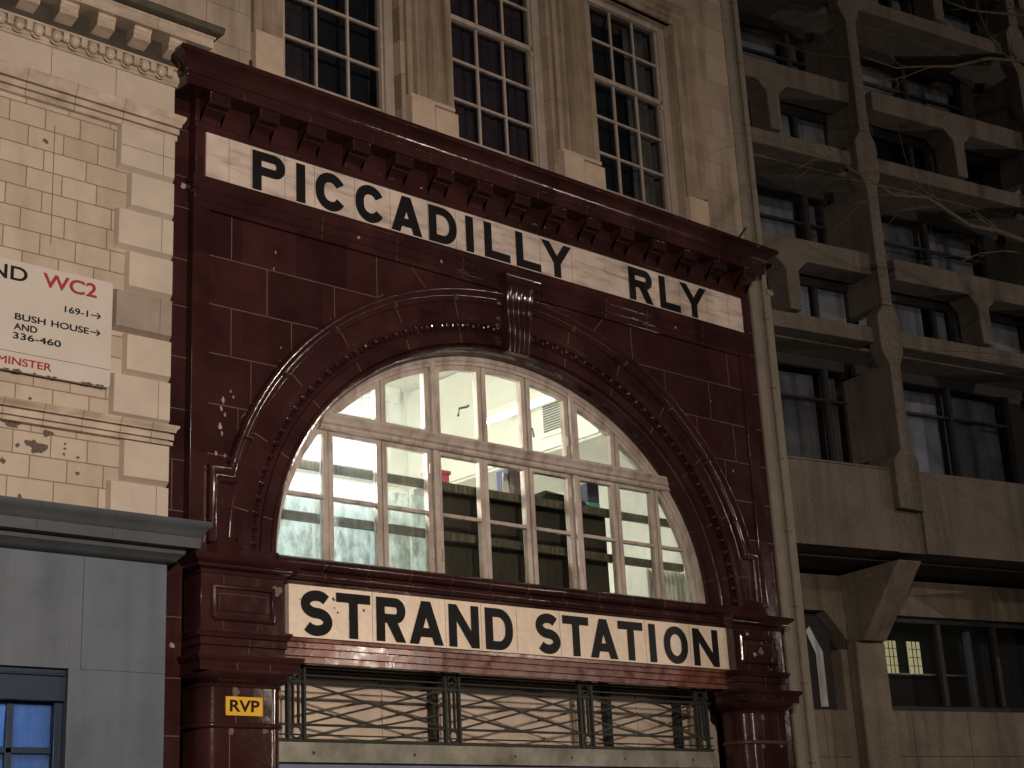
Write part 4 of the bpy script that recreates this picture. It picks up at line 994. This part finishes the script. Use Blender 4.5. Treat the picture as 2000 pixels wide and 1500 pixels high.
# architraves, pilasters and their foot blocks between the windows
def pil(x0_, x1_, name='pilaster'):
    w_ = x1_-x0_; m = MB(); P = [(x0_, .05)]
    for u, y in ((0, -.05), (.05, -.06), (.10, -.06), (.11, -.02), (.15, -.02), (.18, -.075), (.215, -.09), (.25, -.075), (.28, -.03), (.31, -.075), (.345, -.10), (.38, -.075), (.41, -.03), (.44, -.075), (.475, -.10), (.51, -.075), (.54, -.03), (.57, -.075), (.60, -.09), (.64, -.075), (.68, -.02), (.85, -.02), (.88, -.06), (1, -.06)): P.append((x0_+w_*u, y))
    P.append((x1_, .05)); m.prismz(P, 9.90, 12.4)
    m.build(name, PORS, UB, smooth=35)
    m = MB().box(x0_-.01, x0_+w_*.5, -.12, .04, 9.2, 9.86); m.box(x0_+w_*.5+.004, x1_+.015, -.12, .04, 9.2, 9.82); m.box(x0_, x1_, -.09, .04, 9.86, 9.91)
    m.build('pilaster_foot', PORB, UB, bevel=.012)
pil(9.66, 10.30); pil(11.96, 12.62)
m = MB().prismz([(14.24, .05), (14.24, -.03), (14.30, -.05), (14.33, -.02), (14.38, -.06), (14.43, -.06), (14.45, -.02), (14.50, -.07), (14.56, -.085), (14.60, -.06), (14.62, .05)], 9.92, 12.62)
m.build('pilaster', PORS, UB, smooth=35)
MB().box(14.24, 14.60, -.06, .04, 9.2, 9.915).build('pilaster_foot', PORB, UB, bevel=.01)
m = MB().prismz([(7.66, .05), (7.66, -.06), (7.74, -.08), (7.8, -.03), (7.86, -.08), (7.95, -.06), (7.99, .05)], 9.98, 12.5); m.build('pilaster', PORS, UB, smooth=35)
MB().box(7.66, 8.0, -.10, .04, 9.2, 9.975).build('pilaster_foot', PORB, UB, bevel=.01)
m = MB().mould([(.0, 12.42), (.03, 12.425), (.03, 12.50), (.05, 12.51), (.05, 12.58), (.08, 12.60), (.10, 12.66), (.10, 12.70), (0, 12.72)], 14.6-2.1, 14.60, 0, .05, False, True)
m.build('window_head', PORS, UB, bevel=.005)
m = MB().mould([(.0, 12.45), (.12, 12.46), (.12, 12.55), (0, 12.6)], 7.6, 12.4, 0, .05); m.build('window_head', PORS, UB, bevel=.005)

# ================================================================ concrete office building
OA = -R(11)
OB = thing('office_building', 'brown exposed concrete office block with deep windows and chamfered frames', 'building', (15.78, .05, 0))
OB.rotation_euler = (0, 0, OA); ORG[OB] = Vector((0, 0, 0))
SE = 13.2
FINS = [2.1, 5.77, 9.44, 13.1]; POSTS = [.5, 4.17, 7.84, 11.5]
def ob(m, name, mm, parent=OB, bevel=.012): return m.build(name, mm, parent, bevel=bevel, local=True)
# parapet and soffit over the pavement
m = MB().box(.0, 1.845, 0, .9, 5.54, 6.66); m.box(2.36, 5.5, 0, .9, 5.54, 6.69); m.box(6.02, 9.17, 0, .9, 5.54, 6.69); m.box(9.7, SE, 0, .9, 5.54, 6.69)
for f in FINS[:3]: m.box(f-.25, f+.255, .04, .9, 5.54, 6.64)
m.box(.0, 1.845, -.012, .9, 6.662, 6.69)
for f in FINS[:3]:
    for q in (-.2535, .257): m.line(f+q, 5.545, f+q, 6.6, .014, .032, .01, 1)
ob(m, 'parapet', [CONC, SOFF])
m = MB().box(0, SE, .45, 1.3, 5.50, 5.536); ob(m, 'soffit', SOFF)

# storeys
for k in range(4):
    dz = 2.7*k
    m = MB()
    segs = [(.02, 1.86), (2.36, 5.52), (6.02, 9.2), (9.7, SE)]
    for a, b_ in segs: m.box(a, b_, .0, .85, 8.49+dz, 8.72+dz)
    m.box(.02, SE, .3, 1.4, 8.47+dz, 8.70+dz)
    ob(m, 'floor_edge', CONC)
    m = MB()
    for a, b_, p in ((.0, 1.98, .5), (2.44, 5.66, 4.17), (6.12, 9.3, 7.84), (9.8, SE, 11.5)):
        pl, pr = p-.115, p+.115
        P = [(a, 9.85), (a, 9.52), (pl-.17, 9.52), (pl, 9.36), (pl+.01, 8.78), (pr-.01, 8.78), (pr, 9.36), (pr+.17, 9.52), (b_, 9.52), (b_, 9.85)]
        if a == 0: P = [(a, 9.85), (a, 9.52), (pl-.165, 9.52), (pl, 9.36)]+P[4:]
        m.prism([(x, z+dz) for x, z in P][::-1], .0, .40)
    ob(m, 'chamfered_frame', CONC)
    # recessed glazing behind the frame
    m = MB()
    m.box(0, SE, .52, .62, 9.44+dz, 9.84+dz); m.box(0, SE, .52, .62, 8.722+dz, 8.80+dz)
    for x in (1.36, 3.68, 7.35): m.box(x-.03, x+.03, .50, .60, 8.8+dz, 9.44+dz)
    for p in POSTS: m.box(p-.16, p+.16, .45, .6, 8.73+dz, 9.84+dz)
    wf = ob(m, 'strip_window', METG if k > 5 else DARKR)
    for a, b_ in ((0, .34), (.66, 1.33), (1.39, 2.0), (2.2, 3.65), (3.71, 4.01), (4.33, 5.7), (5.9, 7.32), (7.38, 7.68), (8.0, 9.4)):
        MB().box(a, b_, .55, .554, 8.8+dz, 9.44+dz).build('pane', GLN, wf, local=True)
        if (int(a*7)+k) % 5 != 1: 
            z1_ = 8.8+dz; MB().box(a+.02, b_-.03-(.12 if b_-a > .8 else 0), .60, .605, z1_-.1, 9.44+dz).build('blind', BLIND, wf, local=True)
    # full-height windows of the storey above or below
    z0_ = 6.66+dz if k == 0 else 9.85+2.7*(k-1); z1_ = 8.47+dz
    m = MB()
    for a, b_ in ((0, 2.0), (2.2, 5.66), (5.9, 9.3), (9.6, SE)):
        m.box(a, b_, .80, .88, z0_-.02, z0_+.05); m.box(a, b_, .78, .88, z1_-.16, z1_)
        m.box(a, b_, .79, .87, z1_-.64, z1_-.60)
    for x in (1.63, 4.04, 7.71, 11.4): m.box(x-.035, x+.035, .77, .89, z0_+.05, z1_-.16)
    for x in (5.41, 9.08): m.box(x-.14, x+.14, .74, .89, z0_+.05, z1_-.16)
    wf = ob(m, 'window', DARKR)
    for j, (xa, xb) in enumerate(((.02, 1.59), (1.67, 2.0), (2.2, 4.0), (4.08, 5.26), (5.9, 7.67), (7.75, 8.93), (9.6, 11.36), (11.44, SE))):
        if True:
            MB().box(xa, xb, .83, .834, z0_+.05, z1_-.16).build('pane', GLN, wf, local=True)
            MB().box(xa+.02, xb-.02, 1.0, 1.005, z0_, z1_-.2).build('blind', BLINDD, wf, local=True)
            if xb-xa > 1 and (j+k) % 3: MB().box(xa+.55-.4*(k % 2), xb-.12, .93, .935, z0_, z1_-.4).build('blind', BLIND, wf, local=True)
# fins: narrow blades that widen where the frames meet them
for f in FINS:
    m = MB()
    def wide(z0_, z1_):
        P = [(f-.10, z0_-.22), (f+.10, z0_-.22), (f+.19, z0_), (f+.19, z1_-.05), (f+.10, z1_+.12), (f-.10, z1_+.12), (f-.22, z1_-.05), (f-.22, z0_)]; m.prism(P, -.103, .12)
    P = [(f-.25, 6.12), (f+.19, 6.10), (f+.21, 6.80), (f+.11, 6.94), (f-.10, 6.94), (f-.25, 6.80)]; m.prism(P, -.10, .5)
    for k in range(4):
        dz = 2.7*k; wide(8.37+dz, 8.92+dz)
        m.box(f-.10, f+.10, -.10, .9, (6.93 if k == 0 else 9.05+2.7*(k-1)), 8.19+dz)
    ob(m, 'fin', CONC)
m = MB().box(0, SE, 1.9, 2.0, 0, 20); ob(m, 'core_wall', DARKR)
# lower storey set back, with column and raking bracket
m = MB()
m.box(2.0, SE, 1.20, 1.5, 0, 3.60); m.box(2.2, SE, 1.2, 1.5, 4.93, 5.44)
m.prism([(0, 5.44), (0, 4.94), (1.50, 4.94), (1.98, 4.42), (2.0, 5.44)][::-1], 1.2, 1.5)
m.box(0, 1.72, 1.2, 1.5, 0, 3.60); m.box(1.72, 2.0, 1.2, 1.5, 0, 4.42)
for x in (4.85, 7.9): m.line(x, 4.935, x, 5.43, .014, 1.197, .01, 1)
for x in (3.98, 2.9, 5.6, 1.3): m.line(x, .2, x, 3.58, .008, 1.197, .01, 1)
for z in (2.98, 2.0): m.line(0.02, z, 1.7, z, .012, 1.197, .01, 1); m.line(2.6, z, SE, z, .012, 1.197, .01, 1)
ob(m, 'lower_wall', [CONL, SOFF])
for f in FINS[:3]:
    m = MB().box(f-.28, f+.255, 1.0, 1.199, 0, 4.50); ob(m, 'column', CONL, bevel=.02)
    m = MB().hexa([(f-.235, .90, 4.50), (f+.19, .90, 4.50), (f+.19, 1.0, 4.50), (f-.235, 1.0, 4.50)], [(f-.27, .03, 5.44), (f+.16, .03, 5.44), (f+.16, 1.2, 5.44), (f-.27, 1.2, 5.44)])
    m.v[2] = (f+.19, 1.2, 4.50); m.v[3] = (f-.235, 1.2, 4.50)
    ob(m, 'bracket', CONL)
m = MB().box(2.0, SE, 1.30, 1.40, 3.60, 3.68); m.box(2.0, SE, 1.30, 1.40, 4.85, 4.93)
for x in (2.42, 3.71, 4.85, 6.0, 7.2): m.box(x-.045, x+.045, 1.28, 1.40, 3.68, 4.85)
wf = ob(m, 'window', DARKR)
for a, b_ in ((2.47, 3.66), (3.76, 4.8), (4.9, 5.95), (6.05, 7.15)): MB().box(a, b_, 1.34, 1.345, 3.68, 4.85).build('pane', GLN, wf, local=True)
m = MB()
m.box(2.5, 4.8, 1.75, 1.78, 4.18, 4.21, 0); m.box(4.62, 4.70, 1.6, 1.7, 3.68, 4.85, 0)
ob(m, 'window_ledge', BLIND, wf)
for x0_, x1_ in ((2.93, 3.15), (3.38, 3.62)):  # added glowing panels imitating reflections of lit windows across the street
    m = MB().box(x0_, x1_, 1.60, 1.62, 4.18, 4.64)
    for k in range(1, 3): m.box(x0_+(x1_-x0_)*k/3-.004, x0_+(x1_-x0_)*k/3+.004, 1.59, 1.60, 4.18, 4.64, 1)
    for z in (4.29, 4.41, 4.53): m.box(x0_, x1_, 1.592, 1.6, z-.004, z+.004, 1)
    ob(m, 'window_reflection', [REFLW, DARKR], wf, bevel=0)
m = MB().box(0, 1.72, 1.40, 1.46, 3.6, 4.94); m.box(1.0, 1.07, 1.3, 1.4, 3.6, 4.94)
wf = ob(m, 'window', DARKR)
MB().prism([(.05, 3.66), (.98, 3.66), (.98, 4.9), (.05, 4.9)], 1.36, 1.364).build('pane', GLN, wf, local=True)
m = MB().prism([(1.42, 3.66), (1.55, 3.66), (1.55, 4.4), (1.35, 4.75), (1.28, 4.68), (1.42, 4.38)], 1.37, 1.39); ob(m, 'window_trim', BLIND, wf)
MB().prism([(.9, 4.0), (1.02, 4.0), (1.02, 4.55), (.9, 4.6)], 1.385, 1.395).build('window_reflection', REFLW, wf, local=True)  # another added panel, a painted reflection behind the pane
# rendered end pier of the block, in the plane of the station front, with its conduit
EP = thing('end_pier', 'tall grey rendered pier between red station and concrete block', 'pier', (15.57, 0, 0))
m = MB().box(15.362, 15.785, 0, 1.0, 0, 8.95); m.box(15.362, 15.74, .0, 1.0, 8.95, 17)
m.box(15.70, 15.83, -.02, .2, 8.88, 8.96)
m.build('pier_face', [CONP, SOFF], EP, bevel=.01)
m = MB().tube([(15.60, -.03, 0), (15.60, -.03, 17)], .022, 10)
cn = m.build('conduit', CONP, EP)
for k in range(17): MB().box(15.56, 15.64, -.058, -.001, .9+k*.95, .93+k*.95).build('clip', CONP, cn, bevel=.004)

# ================================================================ bare tree on the right
TR = thing('bare_tree', 'bare winter plane tree reaching branches across the concrete block', 'tree', (19.5, -3.2, 0))
rnd = random.Random(3)
trunk = MB().tube([(19.5, -3.2, -.05), (19.52, -3.18, .6), (19.46, -3.22, 2.5), (19.55, -3.15, 4.6), (19.47, -3.2, 6.4), (19.5, -3.2, 8.2), (19.5, -3.2, 10.6), (19.6, -3.1, 13.5)], [.42, .32, .28, .26, .22, .18, .11, .03], 12)
trunk.build('trunk', BARK, TR, smooth=60)
def grow(m, p, d, ln, r, lev):
    pts, rad = [p], [r]; q = Vector(p); dd = Vector(d).normalized(); n = 6
    for i in range(n):
        dd = (dd+Vector((rnd.uniform(-.22, .22), rnd.uniform(-.22, .22), rnd.uniform(-.2, .16)))).normalized(); q = q+dd*ln/n; pts.append(tuple(q)); rad.append(r*(1-.8*(i+1)/n)+.0012)
        if lev > 0 and i >= 1 and rnd.random() < .8:
            e = (dd+Vector((rnd.uniform(-.8, .8), rnd.uniform(-.7, .7), rnd.uniform(-.5, .6)))).normalized(); grow(m, tuple(q), e, ln*rnd.uniform(.35, .6), rad[-1]*.6, lev-1)
    m.tube(pts, rad, 6)
LIMBS = [([(19.5, -3.2, 7.4), (18.6, -3.25, 8.3), (17.6, -3.2, 8.72), (16.73, -3.2, 8.79), (16.12, -3.2, 8.77), (15.5, -3.2, 8.68), (15.03, -3.2, 8.76), (14.62, -3.22, 8.80), (14.03, -3.18, 8.68), (13.72, -3.2, 8.71), (13.23, -3.2, 8.77), (12.84, -3.2, 8.92)], .075),
         ([(19.5, -3.2, 9.3), (18.6, -3.1, 10.8), (17.49, -3.2, 11.53), (16.57, -3.2, 11.26), (15.69, -3.2, 10.85), (14.87, -3.2, 10.57), (14.39, -3.2, 10.39), (13.75, -3.2, 10.32)], .06),
         ([(19.5, -3.2, 10.6), (18.7, -3.3, 12.0), (17.7, -3.2, 12.29), (16.33, -3.2, 11.86), (15.73, -3.2, 11.77), (15.1, -3.3, 12.0)], .05),
         ([(17.6, -3.2, 8.72), (16.9, -3.0, 8.75), (16.2, -3.2, 8.53), (15.47, -3.3, 8.29), (14.88, -3.4, 8.02)], .022),
         ([(19.5, -3.2, 6.4), (18.6, -3.0, 7.0), (17.6, -2.9, 7.3), (16.8, -3.1, 7.2), (15.9, -3.1, 7.5)], .04),
         ([(19.5, -3.2, 8.2), (20.4, -3.0, 9.6), (21.6, -2.8, 10.4), (22.8, -2.9, 11.4)], .06), ([(19.5, -3.2, 8.8), (19.9, -4.2, 9.8), (20.2, -5.4, 10.6)], .05)]
for P, r in LIMBS:
    m = MB(); n = len(P); rad = [max(.005, .72*r*(1-.93*(k_/(n-1))**.8)) for k_ in range(n)]
    m.tube(P, rad, 7)
    for k_ in range(2, n):
        for _ in range(1):
            q = Vector(P[k_-1]).lerp(Vector(P[k_]), rnd.random())
            d = (Vector(P[k_])-Vector(P[k_-1])).normalized()+Vector((rnd.uniform(-.4, .4), rnd.uniform(-.6, .6), rnd.uniform(-.7, .6)))
            grow(m, tuple(q), d, rnd.uniform(.5, 1.5), rad[k_]*.5, 1)
    m.build('branch', BARK, TR, smooth=60)

# ================================================================ street lamps (behind and beside the camera)
def street_lamp(x, y, h, energy, label):
    t = thing('street_lamp', label, 'street lamp', (x, y, 0), 'street lamps along the opposite pavement')
    MB().tube([(x, y, 0), (x, y, 1.0), (x, y, 1.05), (x, y, h)], [.12, .11, .07, .05], 14).build('post', LAMPM, t)
    MB().tube([(x, y, h-.05), (x, y+.3, h+.15), (x, y+.9, h+.2)], .035, 10).build('arm', LAMPM, t)
    MB().box(x-.14, x+.14, y+.7, y+1.25, h+.15, h+.25).build('lantern', LAMPM, t, bevel=.03)
    MB().ball((x, y+.98, h+.14), .11, .2, .05, 14, 8).build('bowl', LAMPG, t)
    l_ = bpy.data.lights.new('lamp_light', 'SPOT'); l_.energy = energy; l_.color = (1, .835, .70); l_.shadow_soft_size = .12
    l_.spot_size = R(112) if x < 10 else R(120); l_.spot_blend = 1.0
    o = bpy.data.objects.new('lamp_light', l_); C.objects.link(o); o.parent = t; o.location = (0, .98, h+.05)
    o.rotation_euler = (R(86), 0, 0)
    o.rotation_euler.z = R(-15) if x < 10 else R(50)
    return t
street_lamp(4.2, -12.3, 6.2, 4700, 'black street lamp beside the viewpoint')
street_lamp(37.0, -14.0, 7.0, 5600, 'black street lamp far right across the road')
street_lamp(18.6, -13.8, 6.0, 650, 'black street lamp opposite the right end of the red station')
street_lamp(26.0, -17.5, 5.0, 900, 'black street lamp set back across the road')
